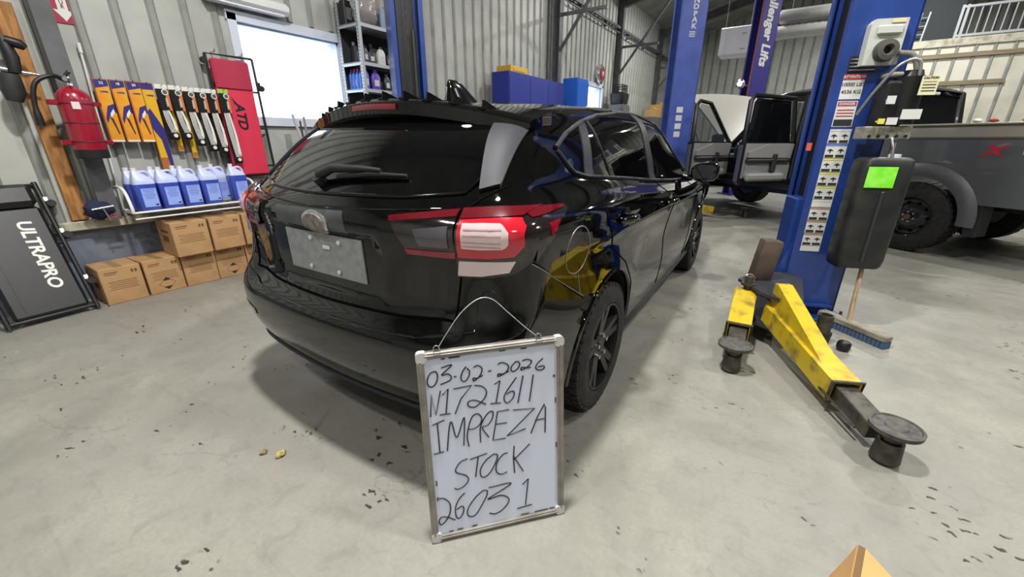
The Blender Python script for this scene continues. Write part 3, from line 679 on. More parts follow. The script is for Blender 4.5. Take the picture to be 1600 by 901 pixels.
def arm(parent, p0, p1, w_, h, wedge=False, split=.62):
    """lift arm from p0 to the pad at p1 (local, beam centre heights in z)"""
    p0, p1 = Vector(p0), Vector(p1); d = p1-p0; L = Vector((d.x, d.y, 0)).length; ang = math.atan2(d.y, d.x); tilt = math.atan2(d.z, L)
    M = Matrix.Translation(p0)@Matrix.Rotation(ang, 4, 'Z')@Matrix.Rotation(-tilt, 4, 'Y')
    L1 = L*split; t_ = .009
    a = MB().at(M)
    a.box((L1/2, 0, h/2-t_/2), (L1, w_, t_)); a.box((L1/2, 0, -h/2+t_/2), (L1, w_, t_)); a.box((L1/2, w_/2-t_/2, 0), (L1, t_, h-2*t_)); a.box((L1/2, -w_/2+t_/2, 0), (L1, t_, h-2*t_))
    a.box((.0, 0, 0), (.12, w_*1.05, h*1.15), .01)
    if wedge:
        a.prism([(-.05, h/2), (L1*.78, h/2), (L1*.70, h/2+.02), (-.02, h/2+.16), (-.06, h/2+.15)], -w_*.32, w_*.32, 'y')
    am = a.build('arm', m_yel, parent)
    b = MB().at(M); b.box(((L1*.6+L-.06)/2, 0, -.004), (L-.06-L1*.6, w_*.74, h*.68), .004)
    b.tube([(L1, sx*w_*.53, sz*h*.53) for sx, sz in ((1, 1), (-1, 1), (-1, -1), (1, -1))], .008, 6, True); b.build('arm_extension', m_ydk, parent)
    MB().at(M).tube([(L1*.9, -w_*.52, -h*.3), (L1, -w_*.56, -h*.2), (L-.1, -w_*.5, -h*.2)], .006, 6).build('arm_pin', m_ydk, am)
    e = Matrix.Translation((p1.x, p1.y, 0))
    s_ = MB().at(e); s_.cyl((0, 0, .012), (0, 0, p1.z+.02), .052, .045, 18); s_.cyl((0, 0, p1.z+.02), (0, 0, p1.z+.06), .034, n=14); s_.build('pad_socket', m_ydk, parent, 40)
    MB().at(e).lathe([(0, p1.z+.055), (.05, p1.z+.055), (.088, p1.z+.072), (.09, p1.z+.09), (.08, p1.z+.094), (.076, p1.z+.088), (.04, p1.z+.088), (.036, p1.z+.092), (0, p1.z+.092)], 28).build('pad_disc', mat('pad_rubber', '55534f', .7, col2='3b3936', scale=30), parent, 30)
PA = 20.0
LP = thing('lift_post', 'near blue lift post with power unit, black oil tank and yellow arms', 'vehicle lift', (.15, 3.55, 0), PA)
ca_, sa_ = math.cos(math.radians(PA)), math.sin(math.radians(PA))
def ploc(x, y, z=0): dx, dy = x-.15, y-3.55; return (dx*ca_+dy*sa_, -dx*sa_+dy*ca_, z)
mb = MB(); channel(mb, .37, .32, 3.9); mb.build('column', m_blue, LP)
MB().box((.17, .16, .012), (.52, .56, .024), .003).build('base_plate', m_blue, LP)
MB().box((.16, .17, 1.75), (.22, .19, 3.2)).build('carriage', m_carr, LP); MB().box((.05, .16, .45), (.16, .2, .85), .01).build('carriage_foot', m_blue, LP)
gm = MB(); gm.prism([(-.16, .03), (.02, .03), (.02, .62)], .03, .042, 'y'); gm.prism([(-.16, .03), (.02, .03), (.02, .62)], .27, .282, 'y'); gm.prism([(-.16, .03), (.02, .03), (.02, .3)], -.13, -.118, 'y'); gm.build('carriage_gusset', m_blue, LP)
MB().box((.18, -.03, .10), (.30, .05, .012)).build('base_tab', m_blue, LP)
for x, y in ((-.04, -.08), (.38, -.08), (.38, .40)):
    MB().cyl((x, y, .02), (x, y, .06), .018, n=6).cyl((x, y, .05), (x, y, .085), .010, n=8).build('anchor_bolt', m_ydk, LP)
# carriage yoke plate with two pins
yk = MB().prism([ploc(-.14, 3.15)[:2], ploc(.03, 2.9)[:2], ploc(.19, 2.80)[:2], ploc(.24, 2.88)[:2], ploc(.24, 3.42)[:2], ploc(-.02, 3.48)[:2]], .325, .345)
yk.prism([ploc(-.14, 3.15)[:2], ploc(.03, 2.9)[:2], ploc(.19, 2.80)[:2], ploc(.24, 2.88)[:2], ploc(.24, 3.42)[:2], ploc(-.02, 3.48)[:2]], .12, .135)
yk.box((-.02, -.06, .23), (.1, .14, .2)); yk.build('yoke', mat('yoke_steel', '3c3e44', .5, .4), LP)
for x, y in ((-.07, 3.05), (.13, 2.93)):
    px_, py_, _ = ploc(x, y); pn = MB().cyl((px_, py_, .08), (px_, py_, .40), .026, n=14).cyl((px_, py_, .34), (px_, py_, .355), .045, n=18); pn.build('pivot_pin', m_ydk, LP, 40)
    MB().tube([(px_+.032*math.cos(a), py_, .385+.032*math.sin(a)) for a in np.linspace(0, 2*PI, 19)[:-1]], .003, 5, True).build('pin_ring', m_chrome, LP)
arm(LP, ploc(-.075, 3.02, .23), ploc(-.055, 2.42, .085), .13, .13)
arm(LP, ploc(.13, 2.92, .20), ploc(.575, 1.985, .085), .13, .115, True, .70)
# stickers up the front face
m_lab = mat('label_white', 'cfd0cc', .5); m_ink = mat('label_ink', '2a2b2d', .5); m_lred = mat('label_red', 'a8323a', .5); m_lyel = mat('label_yellow', 'd6d25a', .5); m_lor = mat('label_tan', 'b08a63', .5); m_lblu = mat('label_blue', '5b7cc0', .5)
FR = (PI/2, 0, 0)
def sticker(x0, x1, z0, z1, m, name='sticker', y=-.001, parent=LP): return MB().box(((x0+x1)/2, y-.0005, (z0+z1)/2), (x1-x0, .002, z1-z0)).build(name, m, parent)
st = sticker(.045, .165, 1.515, 1.66, m_lab, 'capacity_sticker'); sticker(.045, .165, 1.628, 1.66, m_lred, 'header', -.0025, st)
text_obj('lettering', 'ATTENTION', .022, m_lab, st, (.105, -.0042, 1.644), FR, bold=.0004)
text_obj('lettering', '10000 LBS', .03, m_ink, st, (.105, -.0032, 1.60), FR, bold=.0003)
text_obj('lettering', '4536 KG', .03, m_ink, st, (.105, -.0032, 1.557), FR, bold=.0003)
st = sticker(.045, .16, 1.35, 1.505, m_lab, 'danger_sticker'); sticker(.05, .155, 1.475, 1.5, m_lred, 'header', -.0025, st)
text_obj('lettering', 'DANGER', .022, m_lab, st, (.102, -.0042, 1.487), FR, bold=.0004); sticker(.05, .155, 1.355, 1.395, m_ink, 'footer', -.0025, st)
for i in range(3): sticker(.055, .15, 1.412+i*.018, 1.418+i*.018, m_lred, 'print_line', -.0025, st)
zz = 1.335
for i, cm in enumerate((m_lab, m_lblu, m_lyel, m_lyel, m_lyel, m_lab, m_lor, m_lor, m_lor)):
    h = .088 if i != 5 else .05
    st = sticker(.045, .168, zz-h, zz, m_lab, 'instruction_sticker'); sticker(.045, .168, zz-.012, zz, cm, 'header', -.0025, st)
    if i != 5:
        for k in (0, 1):
            cx = .075+k*.062; sticker(cx-.025, cx+.025, zz-h+.004, zz-h+.02, m_ink, 'caption', -.0025, st)
            g = MB(); g.prism([(cx-.02, zz-.045), (cx+.02, zz-.045), (cx+.012, zz-.036), (cx-.01, zz-.034)], -.0032, -.002, 'y'); g.prism([(cx-.003, zz-.058), (cx+.004, zz-.058), (cx+.004, zz-.03), (cx-.003, zz-.03)], -.0032, -.002, 'y'); g.build('pictogram', m_ink, st)
    zz -= h+.004
sticker(.045, .168, zz-.04, zz, m_lab, 'instruction_sticker')
# louvred vent, white pulley cover with round grommet
vt = sticker(.055, .2, 1.665, 1.76, m_carr, 'vent_panel')
for i in range(4): MB().box((.127, -.006, 1.682+i*.02), (.14, .01, .008)).build('vent_slat', m_chrome, vt)
cv = MB().prism([(.10, 1.70), (.285, 1.70), (.285, 1.945), (.12, 1.945), (.10, 1.92)], -.055, 0, 'y').build('cable_cover', mat('cover_white', 'b9bdb6', .5), LP)
MB().box((.2, -.062, 1.885), (.13, .02, .05), .008).build('cover_boss', mat('cover_white', 'b9bdb6'), cv)
MB().box((.235, -.058, 1.932), (.07, .004, .02)).build('cover_label', mat('label_cream', 'd3c795', .5), cv)
MB().at(T(.20, -.06, 1.775)).lathe([(.022, 0), (.022, -.035), (.03, -.045), (.055, -.04), (.062, -.02), (.062, 0)], 28, 'y', False).build('grommet', mat('grommet', '4a4742', .7), cv, 40)
MB().at(T(.20, -.062, 1.775)).lathe([(0, 0), (.024, 0), (.024, -.004), (0, -.004)], 20, 'y').build('grommet_core', m_black, cv)
# power unit
pu = MB().box((.28, -.10, 1.47), (.13, .14, .26), .015).build('power_unit', m_black, LP)
MB().cyl((.345, -.12, 1.36), (.345, -.12, 1.62), .075, n=22).cyl((.345, -.12, 1.62), (.345, -.12, 1.655), .06, .05, 22).build('motor', mat('motor_black', '101113', .35), LP, 40)
MB().box((.31, -.08, 1.635), (.16, .12, .03), .01).build('motor_cap', mat('motor_cap', '87857a', .6), LP)
MB().box((.285, -.11, 1.31), (.25, .12, .075), .005).build('pump_block', mat('cast_alloy', 'a9a698', .45, .5, col2='77746a', scale=18), LP)
for k in range(5): MB().cyl((.19+k*.048, -.172, 1.29), (.19+k*.048, -.178, 1.29), .009, n=10).build('pump_port', m_black, LP)
for x0, x1, z0, z1, mm_ in ((.215, .26, 1.47, 1.515, m_lab), (.20, .235, 1.36, 1.39, m_lyel), (.245, .30, 1.355, 1.395, m_lab), (.31, .41, 1.385, 1.44, m_lab)):
    MB().box(((x0+x1)/2, -.2, (z0+z1)/2), (x1-x0, .004, z1-z0)).box(((x0+x1)/2, -.18, (z0+z1)/2), (.02, .04, .01)).build('unit_label', mm_, LP)
ct = MB().box((.40, -.205, 1.565), (.085, .004, .10)).box((.385, -.19, 1.565), (.02, .03, .02)).build('caution_label', mat('label_cream2', 'd8d7b0', .5), LP)
text_obj('lettering', 'CAUTION', .016, m_ink, ct, (.40, -.208, 1.605), FR, bold=.0003)
for i in range(4): MB().box((.40, -.2075, 1.585-i*.016), (.065, .001, .005)).build('print_line', m_lor if i == 0 else m_ink, ct)
MB().tube(spline([(.15, -.05, 1.42), (.18, -.12, 1.55), (.24, -.18, 1.68), (.33, -.18, 1.70), (.355, -.18, 1.60)], 30), .009, 8).build('conduit', mat('flex_conduit', 'a5a6a4', .35, .7), LP, 60)
MB().tube(spline([(.27, -.07, 1.76), (.34, -.09, 1.74), (.375, -.1, 1.66), (.375, -.1, 1.60)], 20), .016, 8).build('cable', mat('cable_grey', '6f6d66', .6), LP, 60)
MB().tube([(.315, -.17, 1.28), (.325, -.2, 1.22), (.335, -.2, 1.12)], .008, 8).build('oil_pipe', m_chrome, LP, 60)
# oil tank with green tape
tk = []
for z, k in ((.46, .86), (.475, .95), (.52, 1.0), (1.10, 1.0), (1.15, .95), (1.165, .82)):
    tk.append([(.31+p[0]*k, -.17+p[1]*k, z) for p in rrect(.29, .17, .045)])
tank = MB().loft(tk).build('oil_tank', mat('tank_black', '1c1d1e', .42, col2='2b2b2a', scale=7, bump=.06, bscale=25), LP, 40)
MB().box((.31, -.259, .735), (.02, .012, .46), .005).build('tank_seam', mat('tank_seam', '2e2f30', .45), tank)
MB().box((.275, -.2585, 1.05), (.155, .006, .125), .002).build('green_tape', mat('green_tape', '74e21c', .55, col2='93ee50', scale=14), tank)
MB().cyl((.36, -.17, 1.16), (.36, -.17, 1.185), .032, n=16).build('filler_cap', m_lab, tank, 40)
sticker(-.06, -.03, 1.20, 1.25, mat('orange_tag', 'd15a48', .5), 'red_tag', .03)
# brown rubber block standing on the yoke
bk = []
for z, k in ((0, .9), (.012, 1), (.27, 1), (.282, .9)): bk.append([(p[0]*k, p[1]*k, z) for p in rrect(.13, .09, .014, 3)])
tag(MB().loft(bk).build('rubber_block', mat('brown_rubber', '57493f', .7, col2='463a32', scale=12), smooth=40, loc=(-.02, 3.22, .347), rot=(.05, .10, .5)), 'brown rubber block standing on the near lift carriage', 'block')
# two steel adapter cups beside the post
for k, (x, y, h, r, lab) in enumerate(((.40, 3.13, .20, .042, 'taller steel lift adapter tube beside the near post base'), (.27, 3.13, .12, .045, 'shorter steel lift adapter cup beside the near post base'))):
    q = thing('lift_adapter', lab, 'adapter', (x, y, 0), group='steel lift adapters')
    MB().lathe([(r, .075), (r, h), (r-.008, h), (r-.008, .08), (0, .08)], 20).build('sleeve', m_ydk, q, 40)
    MB().lathe([(0, 0), (r*1.15, 0), (r*1.3, .07), (r*1.3, .085), (r, .085), (0, .085)], 6).build('socket', mat('adapter_dark', '231d19', .6), q)
# far blue post of the same lift, mirrored
LQ = thing('lift_post', 'blue lift post standing beyond the black car beside the shelving', 'vehicle lift', (-3.30, 3.42, 0), 180-PA-14)
mb = MB(); channel(mb, .37, .32, 3.9); mb.build('column', m_blue, LQ)
MB().box((.17, .16, .012), (.52, .56, .024), .003).build('base_plate', m_blue, LQ)
MB().box((.2, .16, 1.8), (.14, .17, 3.4)).build('carriage', m_carr, LQ)
MB().cyl((.06, .1, .3), (.06, .1, 2.3), .022, n=10).build('ram', mat('ram_green', '3c3d33', .4, .3), LQ, 50)
MB().cyl((.06, .16, .3), (.06, .16, 3.4), .006, n=6).build('lift_cable', m_ydk, LQ)
MB().box((.06, .10, 1.62), (.05, .05, .16), .004).build('ram_head', m_black, LQ)
# second lift: pale blue post with white lettering, arm on the floor
LB = thing('lift_post', 'pale blue lift post with white lettering beside the open pickup door', 'vehicle lift', (-1.86, 7.75, 0), 38)
mb = MB(); channel(mb, .42, .32, 4.6); mb.build('column', m_blue2, LB)
MB().box((.2, .16, .012), (.56, .5, .024)).build('base_plate', m_blue2, LB)
MB().box((.3, .16, 2.0), (.12, .24, 3.8)).build('carriage', m_carr, LB)
for ch, z in zip('BENDPAK', (3.51, 3.42, 3.33, 3.245, 3.15, 3.07, 2.98)): text_obj('lettering', ch, .10, m_lab, LB, (.22, -.002, z), FR, bold=.003, sx=1.25)
for i in range(3): MB().box((.21, -.001, 2.90-i*.03), (.10, .002, .014)).build('print_line', m_lab, LB)
for i in range(4): MB().box((.17, -.001, 1.75-i*.13), (.11, .002, .09)).build('instruction_sticker', m_lab, LB)
arm(LB, (.2, -.25, .14), (1.3, -.62, .09), .14, .12, False, .55)
# third lift far behind: indigo post with white script
LC = thing('lift_post', 'indigo lift post with white script lettering behind the pickup', 'vehicle lift', (-1.05, 11.3, 0), 40)
mb = MB(); channel(mb, .40, .32, 5.4); mb.build('column', m_indigo, LC)
MB().box((.2, .16, .012), (.56, .5, .024)).build('base_plate', m_indigo, LC)
MB().box((-.012, .02, 2.4), (.02, .03, 4.6)).build('edge_strip', mat('rust_strip', '8a4a3c', .6), LC)
text_obj('lettering', 'Challenger Lifts', .26, m_lab, LC, (.20, -.003, 3.62), (PI/2, PI/2, 0), bold=.01, shear=.2)
# push broom leaning behind the near post
br = thing('push_broom', 'push broom with wooden handle and blue bristles behind the near post', 'broom', (.585, 3.40, 0), -42)
MB().box((0, 0, .07), (.46, .075, .045), .008).build('head', mat('grey_wood', '8e8778', .7, col2='6c665b', scale=12, stretch=(1, 8, 1)), br)
for i in range(18): MB().box((-.218+i*.0257, 0, .025), (.022, .06, .05)).build('bristle_tuft', mat('blue_bristle', '3e5674', .8), br)
MB().tube([(-.03, .0, .08), (-.20, .16, 1.25)], .014, 10).build('handle', mat('broom_wood', 'b49a7c', .5, col2='8d7860', scale=5, stretch=(10, 10, 1)), br, 50)
tag(MB().lathe([(0, 0), (.03, 0), (.038, .02), (.038, .05), (.03, .062), (0, .064)], 18).build('black_cap', m_black, smooth=40, loc=(.52, 3.08, 0)), 'small black plastic cap lying before the broom head', 'cap')

# ================================================================ GREY PICKUP (left side towards the viewer, nose away)
m_tgrey = mat('truck_grey', '5d5f62', .3, .35, coat=.8)
m_tsil = mat('truck_silver_and_sheen', '9c988d', .35, .3, coat=.5)
m_tdark = mat('truck_frame_black', '0e0f11', .35, coat=.4)
m_tpanel = mat('door_card_grey', '7f7f7d', .6)
m_tpanel2 = mat('door_card_dark', '202226', .6)
m_tglass = mat('truck_glass', '0b0d10', .04, spec=.6)
TR = thing('pickup_truck', 'grey crew cab pickup with both left doors and hood open', 'truck', (1.30, 6.62, 0), 53.8)
TW = 1.98
def arch_poly(y0, y1, z0, z1, cy, cz, r, n=24):
    a0 = math.asin((z0-cz)/r); pts = [(y0, z0)]
    for i in range(n+1):
        a = PI-a0-(PI-2*a0)*i/n; pts.append((cy+r*math.cos(a), cz+r*math.sin(a)))
    return pts+[(y1, z0), (y1, z1), (y0, z1)]
# bed
bp_ = arch_poly(-1.22, .56, .62, 1.27, 0, .42, .47)
bd = MB(); bd.prism(bp_, 0, .09, 'x'); bd.prism(bp_, TW-.09, TW, 'x'); bd.box((TW/2, .53, 1.0), (TW-.2, .05, .75)); bd.box((TW/2, -.33, .72), (TW-.18, 1.7, .06)); bd.build('bed', m_tgrey, TR)
for x in (.05, TW-.05): MB().box((x, -.33, 1.345), (.11, 1.78, .15), .03).box((x, -.33, 1.425), (.13, 1.76, .02), .006).build('bed_rail', m_tsil, TR)  # pale rail colour stands for light reflected along the upper bed side
MB().box((TW/2, -1.2, 1.03), (TW-.02, .06, .78), .02).build('tailgate', m_tgrey, TR)
MB().box((-.0, -.33, .71), (.05, 1.76, .16), .02).build('lower_body_strip', m_tsil, TR) if False else None
for x0, s in ((0, -1), (TW, 1)):
    P = []; 
    for i in range(29):
        a = math.radians(-4+188*i/28); row = []
        for r_, o in ((.455, -.05), (.46, .035), (.50, .05), (.56, .035), (.60, .0)): row.append((x0+s*o, r_*math.cos(a), .42+r_*math.sin(a)))
        P.append(row)
    MB().grid(P).build('wheel_flare', mat('flare_grey', '4c4d50', .45), TR, 60)
MB().prism([(-.62, .28), (-.53, .28), (-.46, .66), (-.60, .66)], .02, .26, 'x').build('mud_flap', m_tpanel2, TR)
MB().box((.95, -.2, .60), (1.2, 2.2, .12)).box((.95, 2.4, .5), (1.0, 3.6, .14)).build('chassis', m_tdark, TR)
tx = text_obj('decal', 'X', .13, mat('decal_red', 'b02034', .4), TR, (-.002, -.52, 1.16), (PI/2, 0, -PI/2), bold=.006, shear=.25, sx=1.5)
text_obj('decal', 'LT', .10, mat('decal_grey', '8b8f96', .4), TR, (-.002, -.80, 1.165), (PI/2, 0, -PI/2), bold=.003, sx=1.3)
MB().box((TW/2, -1.32, .62), (TW-.05, .16, .2), .04).build('rear_bumper', m_tsil, TR)
for x in (.06, TW-.06): MB().box((x, -1.222, 1.1), (.13, .03, .42), .012).build('tail_lamp', m_red, TR)
# wheels
def truck_wheel(x, y, s):
    ty = wheel(TR, x, y, .405, s, .405, .26, .235, m_tyre, m_tdark, 0, .05, 6, m_chrome, 36)
    d = MB().at(T(x, y, .405)@Matrix.Diagonal((s, 1, 1, 1))); d.lathe([(.225, .06), (.20, .075), (.17, .06), (.11, .085), (.10, .09), (.035, .09), (.035, .12), (0, .12)], 40, 'x', False); d.build('steel_disc', m_tdark, ty, 40)
    MB().at(T(x, y, .405)@Matrix.Diagonal((s, 1, 1, 1))).cyl((.10, 0, 0), (.125, 0, 0), .033, n=18).build('hub_cap', mat('rusty_hub', '6b4636', .6, .3), ty, 40)
    for k in range(10):
        a = 2*PI*k/10; MB().at(T(x, y, .405)@Matrix.Diagonal((s, 1, 1, 1))).cyl((.066, .168*math.cos(a), .168*math.sin(a)), (.071, .168*math.cos(a), .168*math.sin(a)), .017, n=10).build('wheel_hole', m_seam, ty)
for x, s in ((.14, -1), (TW-.14, 1)):
    for y in (0, 3.68): truck_wheel(x, y, s)
# cab
cabp = [(.62, .62), (2.8, .62), (2.8, 1.18), (2.1, 1.86), (1.9, 1.93), (1.0, 1.95), (.72, 1.88), (.62, 1.3)]
MB().prism(cabp, TW-.10, TW, 'x').build('right_side', m_tdark, TR)
MB().box((TW/2, 1.72, .60), (TW, 2.2, .10), .02).box((.06, 1.72, .68), (.12, 2.15, .08), .02).build('floor_pan', m_tdark, TR)
rf = [[(x, y, z+.03*(1-((x-TW/2)/(TW/2))**2)) for x in np.linspace(.13, TW-.13, 9)] for y, z in ((.70, 1.86), (.78, 1.915), (1.0, 1.945), (1.5, 1.95), (1.9, 1.925), (2.08, 1.86))]
rb = [[(p[0], p[1], p[2]-.05) for p in r] for r in rf]
rm = MB(); rm.grid(rf); rm.grid(rb); rm.build('roof', m_tdark, TR, 50)
for x in (.10, TW-.10): MB().tube([(x, .66, 1.3), (x+.0, .74, 1.86), (x, 1.0, 1.92), (x, 1.9, 1.90), (x, 2.12, 1.84), (x-.02*(1 if x > 1 else -1), 2.8, 1.17)], [.06, .055, .045, .045, .045, .05], 8).build('roof_rail', m_tdark, TR, 60)
MB().tube([(.09, 1.62, .66), (.09, 1.62, 1.2), (.12, 1.6, 1.9)], [.07, .06, .05], 8).build('door_pillar', m_tdark, TR, 60)
MB().prism([(.6, .62), (.84, .62), (.92, .9), (.80, 1.3), (.85, 1.88), (.66, 1.86), (.6, 1.3)], .02, .10, 'x').build('rear_pillar', m_tdark, TR)
rw = MB(); rw.box((TW/2, .63, .96), (TW-.06, .06, .7), .02); rw.build('rear_panel', m_tdark, TR)
MB().add([(.15, .625, 1.3), (TW-.15, .625, 1.3), (TW-.22, .72, 1.82), (.22, .72, 1.82), (.15, .645, 1.3), (TW-.15, .645, 1.3), (TW-.22, .74, 1.82), (.22, .74, 1.82)], [(0, 1, 2, 3), (7, 6, 5, 4), (0, 4, 5, 1), (1, 5, 6, 2), (2, 6, 7, 3), (3, 7, 4, 0)]).build('rear_glass', m_tglass, TR)
MB().box((TW/2, .70, 1.845), (.34, .03, .035), .006).build('cargo_lamp', mat('lamp_red', 'c81f3f', .3), TR)
MB().box((TW/2+.25, .70, 1.845), (.14, .03, .035), .006).build('cargo_lamp_lens', m_white, TR)
MB().add([(.14, 2.13, 1.83), (TW-.14, 2.13, 1.83), (TW-.08, 2.81, 1.18), (.08, 2.81, 1.18), (.14, 2.11, 1.82), (TW-.14, 2.11, 1.82), (TW-.08, 2.79, 1.17), (.08, 2.79, 1.17)], [(0, 1, 2, 3), (7, 6, 5, 4), (0, 4, 5, 1), (1, 5, 6, 2), (2, 6, 7, 3), (3, 7, 4, 0)]).build('windshield', mat('windshield_glass', '5c6a6e', .05, alpha=.45), TR)
for y, w_ in ((1.25, .5), (2.05, .5)):
    for x in (.5, 1.45):
        st = MB().box((x, y, .85), (.5, .5, .16), .04); st.at(T(x, y-.24, .9)@rotm('X', 12)); st.box((0, 0, .32), (.5, .13, .65), .05).box((0, 0, .72), (.26, .1, .16), .04); st.build('seat', m_tpanel2, TR)
MB().box((TW/2, 2.6, 1.05), (TW-.25, .35, .28), .06).build('dashboard', m_tpanel2, TR)
MB().at(T(.52, 2.33, 1.12)@rotm('X', 65)).tube([(.18*math.cos(a), .18*math.sin(a), 0) for a in np.linspace(0, 2*PI, 25)[:-1]], .016, 6, True).build('steering_wheel', m_tdark, TR, 60)
# front end: fenders, bumper, grille, raised hood
fp = arch_poly(2.82, 4.35, .6, 1.12, 3.68, .42, .46)
for x in (0, TW-.1): MB().prism(fp, x, x+.1, 'x').build('front_fender', m_tgrey, TR)
MB().box((TW/2, 4.38, .85), (TW-.1, .12, .55), .04).build('grille', m_tdark, TR); MB().box((TW/2, 4.5, .58), (TW, .2, .24), .05).build('front_bumper', m_tsil, TR)
MB().box((TW/2, 3.7, .8), (1.1, .8, .4), .05).build('engine', m_tpanel2, TR)
hd = MB().at(T(0, 2.9, 1.17)@rotm('X', 40)); P = [[(.1+x*(TW-.2), y, .05*(1-(2*x-1)**2)+.03*math.sin(y*2.2)) for x in np.linspace(0, 1, 11)] for y in np.linspace(0, 1.42, 8)]
hd.grid(P); hd.grid([[(p[0], p[1], p[2]-.03) for p in r] for r in P]); hood = hd.build('hood', mat('hood_silver', 'a7a49b', .4, .1), TR, 50)
MB().at(T(0, 2.9, 1.17)@rotm('X', 40)).box((.5, .62, -.045), (.06, 1.1, .03)).box((1.45, .62, -.045), (.06, 1.1, .03)).build('hood_brace', m_tpanel, TR)
# the two open left doors, hinged at their front edges
def truck_door(y, ang, L, hw, lab_win):
    M = T(.02, y, 0)@rotm('Z', ang)   # local: -y runs from hinge to the free edge, +x is inside
    f = MB().at(M)
    out = [(0, .64), (0, 1.22), (-.05, 1.30), (-.05-hw, 1.84), (-L+.10, 1.87), (-L+.01, 1.78), (-L, 1.22), (-L, .70), (-L+.06, .64)]
    inn = [(-.09, 1.24), (-.13-hw*.9, 1.78), (-L+.13, 1.81), (-L+.09, 1.76), (-L+.07, 1.24)]
    f.prism([(0, .64), (0, 1.24), (-L, 1.24), (-L, .70), (-L+.06, .64)], -.05, .03, 'x')
    fr_ = [(-.03, 1.22), (-.06-hw, 1.82), (-L+.09, 1.85), (-L+.03, 1.78), (-L+.03, 1.22)]
    f.tube([(0, a, b) for a, b in fr_], .032, 6)
    d = f.build('door', m_tdark, TR, 40)
    MB().at(M).prism([(a, b) for a, b in inn], -.004, .004, 'x').build('door_glass', mat('door_window_glass', '39464a', .05, alpha=.35) if lab_win else m_tglass, d)
    MB().at(M).prism([(-.06, .70), (-.06, 1.22), (-L+.05, 1.22), (-L+.05, .74)], .03, .045, 'x').build('door_card', m_tpanel, d)
    c = MB().at(M); c.prism([(-.10, 1.02), (-.08, 1.21), (-L*.55, 1.21), (-L+.08, 1.10), (-L+.08, 1.03)], .04, .085, 'x'); c.build('upper_trim', m_tpanel, d)
    MB().at(M).box((.075, -L*.52, .985), (.07, L*.82, .05), .015).build('armrest', m_tpanel2, d)
    MB().at(M).box((.085, -L*.42, .95), (.06, .07, .26), .012).build('pull_handle', m_tpanel2, d)
    MB().at(M).prism([(-.08, .72), (-.08, .92), (-L*.35, .92), (-L*.42, .82), (-L*.62, .82), (-L*.70, .92), (-L+.07, .92), (-L+.07, .76)], .04, .075, 'x').build('lower_trim', m_tpanel, d)
    MB().at(M).box((.09, -L*.55, .755), (.09, L*.72, .11), .03).build('map_pocket', m_tpanel, d)
    MB().at(M).box((.0, -L-.004, .95), (.07, .012, .5), .003).build('door_edge', m_tgrey, d)
    if lab_win: MB().at(M@T(-.17, -.12, 1.24)).box((0, 0, 0), (.24, .08, .24), .03).build('side_mirror', m_tdark, d)
truck_door(2.74, -84, .98, .58, True)
truck_door(1.60, -97, .92, .10, False)

# ================================================================ LEFT WALL
m_box = mat('carton', 'b08a5f', .75, col2='a37e55', scale=6)
m_boxp = mat('carton_print', '5d4731', .8)
m_tape = mat('carton_tape', '8f7551', .4)
BW, BD, BH = .262, .33, .298
def carton(name, lab, loc, rz, diamond, w_=BW):
    b = thing(name, lab, 'box', loc, rz, 'cartons along the left wall')
    # local: +x faces the room (front), y along the wall
    MB().box((-BD/2, 0, BH/2), (BD, w_, BH), .004).build('carton_body', m_box, b)
    MB().box((-BD/2, 0, BH+.0006), (BD*.98, .05, .0016)).build('tape', m_tape, b)
    for yo in (-.012, .012): pass
    MB().box((-BD/2, 0, BH+.0002), (BD*.99, .003, .0014)).build('flap_seam', m_boxp, b)
    for k in range(5): MB().box((.0006, .0, BH*.62-k*.016), (.0014, w_*.72-.02*(k % 2), .0045)).build('print_line', mat('carton_print_faint', '7d6243', .8), b)
    MB().box((.0006, w_*.22*-1, BH*.88), (.0014, w_*.32, .006)).box((.0006, -w_*.24, BH*.83), (.0014, w_*.28, .004)).build('print_title', m_boxp, b)
    ar = MB()
    for yo in (.28, .37): ar.prism([(w_*yo-.006, BH*.8), (w_*yo+.006, BH*.8), (w_*yo+.006, BH*.85), (w_*yo+.012, BH*.85), (w_*yo, BH*.9), (w_*yo-.012, BH*.85), (w_*yo-.006, BH*.85)], 0, .0014, 'x')
    ar.build('arrow_mark', m_boxp, b)
    if diamond:
        d = MB(); c = BH*.26; r = .055
        d.tube([(.001, 0, c+r), (.001, r*1.1, c), (.001, 0, c-r), (.001, -r*1.1, c)], .0012, 4, True)
        d.prism([(0, c+r), (r*.55, c+r*.5), (-r*.55, c+r*.5)], 0, .0014, 'x'); d.prism([(0, c-r), (r*.55, c-r*.5), (-r*.55, c-r*.5)], 0, .0014, 'x'); d.build('hazard_diamond', mat('print_black', '2a2119', .8), b)
    # side prints
    MB().box((-BD*.5, -w_/2-.0006, BH*.5), (.11, .0014, .05)).box((-BD*.5, -w_/2-.0006, BH*.72), (.16, .0014, .02)).build('side_print', m_boxp, b)
    return b
ys = [.857, 1.135, 1.405, 1.672]
carton('carton', 'leftmost brown carton on the floor, nothing on top', (-4.40, ys[0], 0), 0, False)
carton('carton', 'second floor carton from the left, black diamond mark, next to bare-topped one', (-4.405, ys[1], 0), 2, True)
carton('carton', 'floor carton directly under the leftmost upper carton', (-4.40, ys[2], 0), 0, False)
carton('carton', 'rightmost floor carton, black diamond mark near its bottom', (-4.40, ys[3], 0), 0, True)
carton('carton', 'leftmost upper carton, stacked on the third floor carton', (-4.31, ys[2]-.03, BH+.001), 0, False, .272)
carton('carton', 'middle carton of the upper row below the jug shelf', (-4.31, ys[2]+.255, BH+.001), 0, False, .262)
carton('carton', 'rightmost upper carton half hidden by the black car', (-4.31, ys[2]+.535, BH+.001), 0, True, .262)
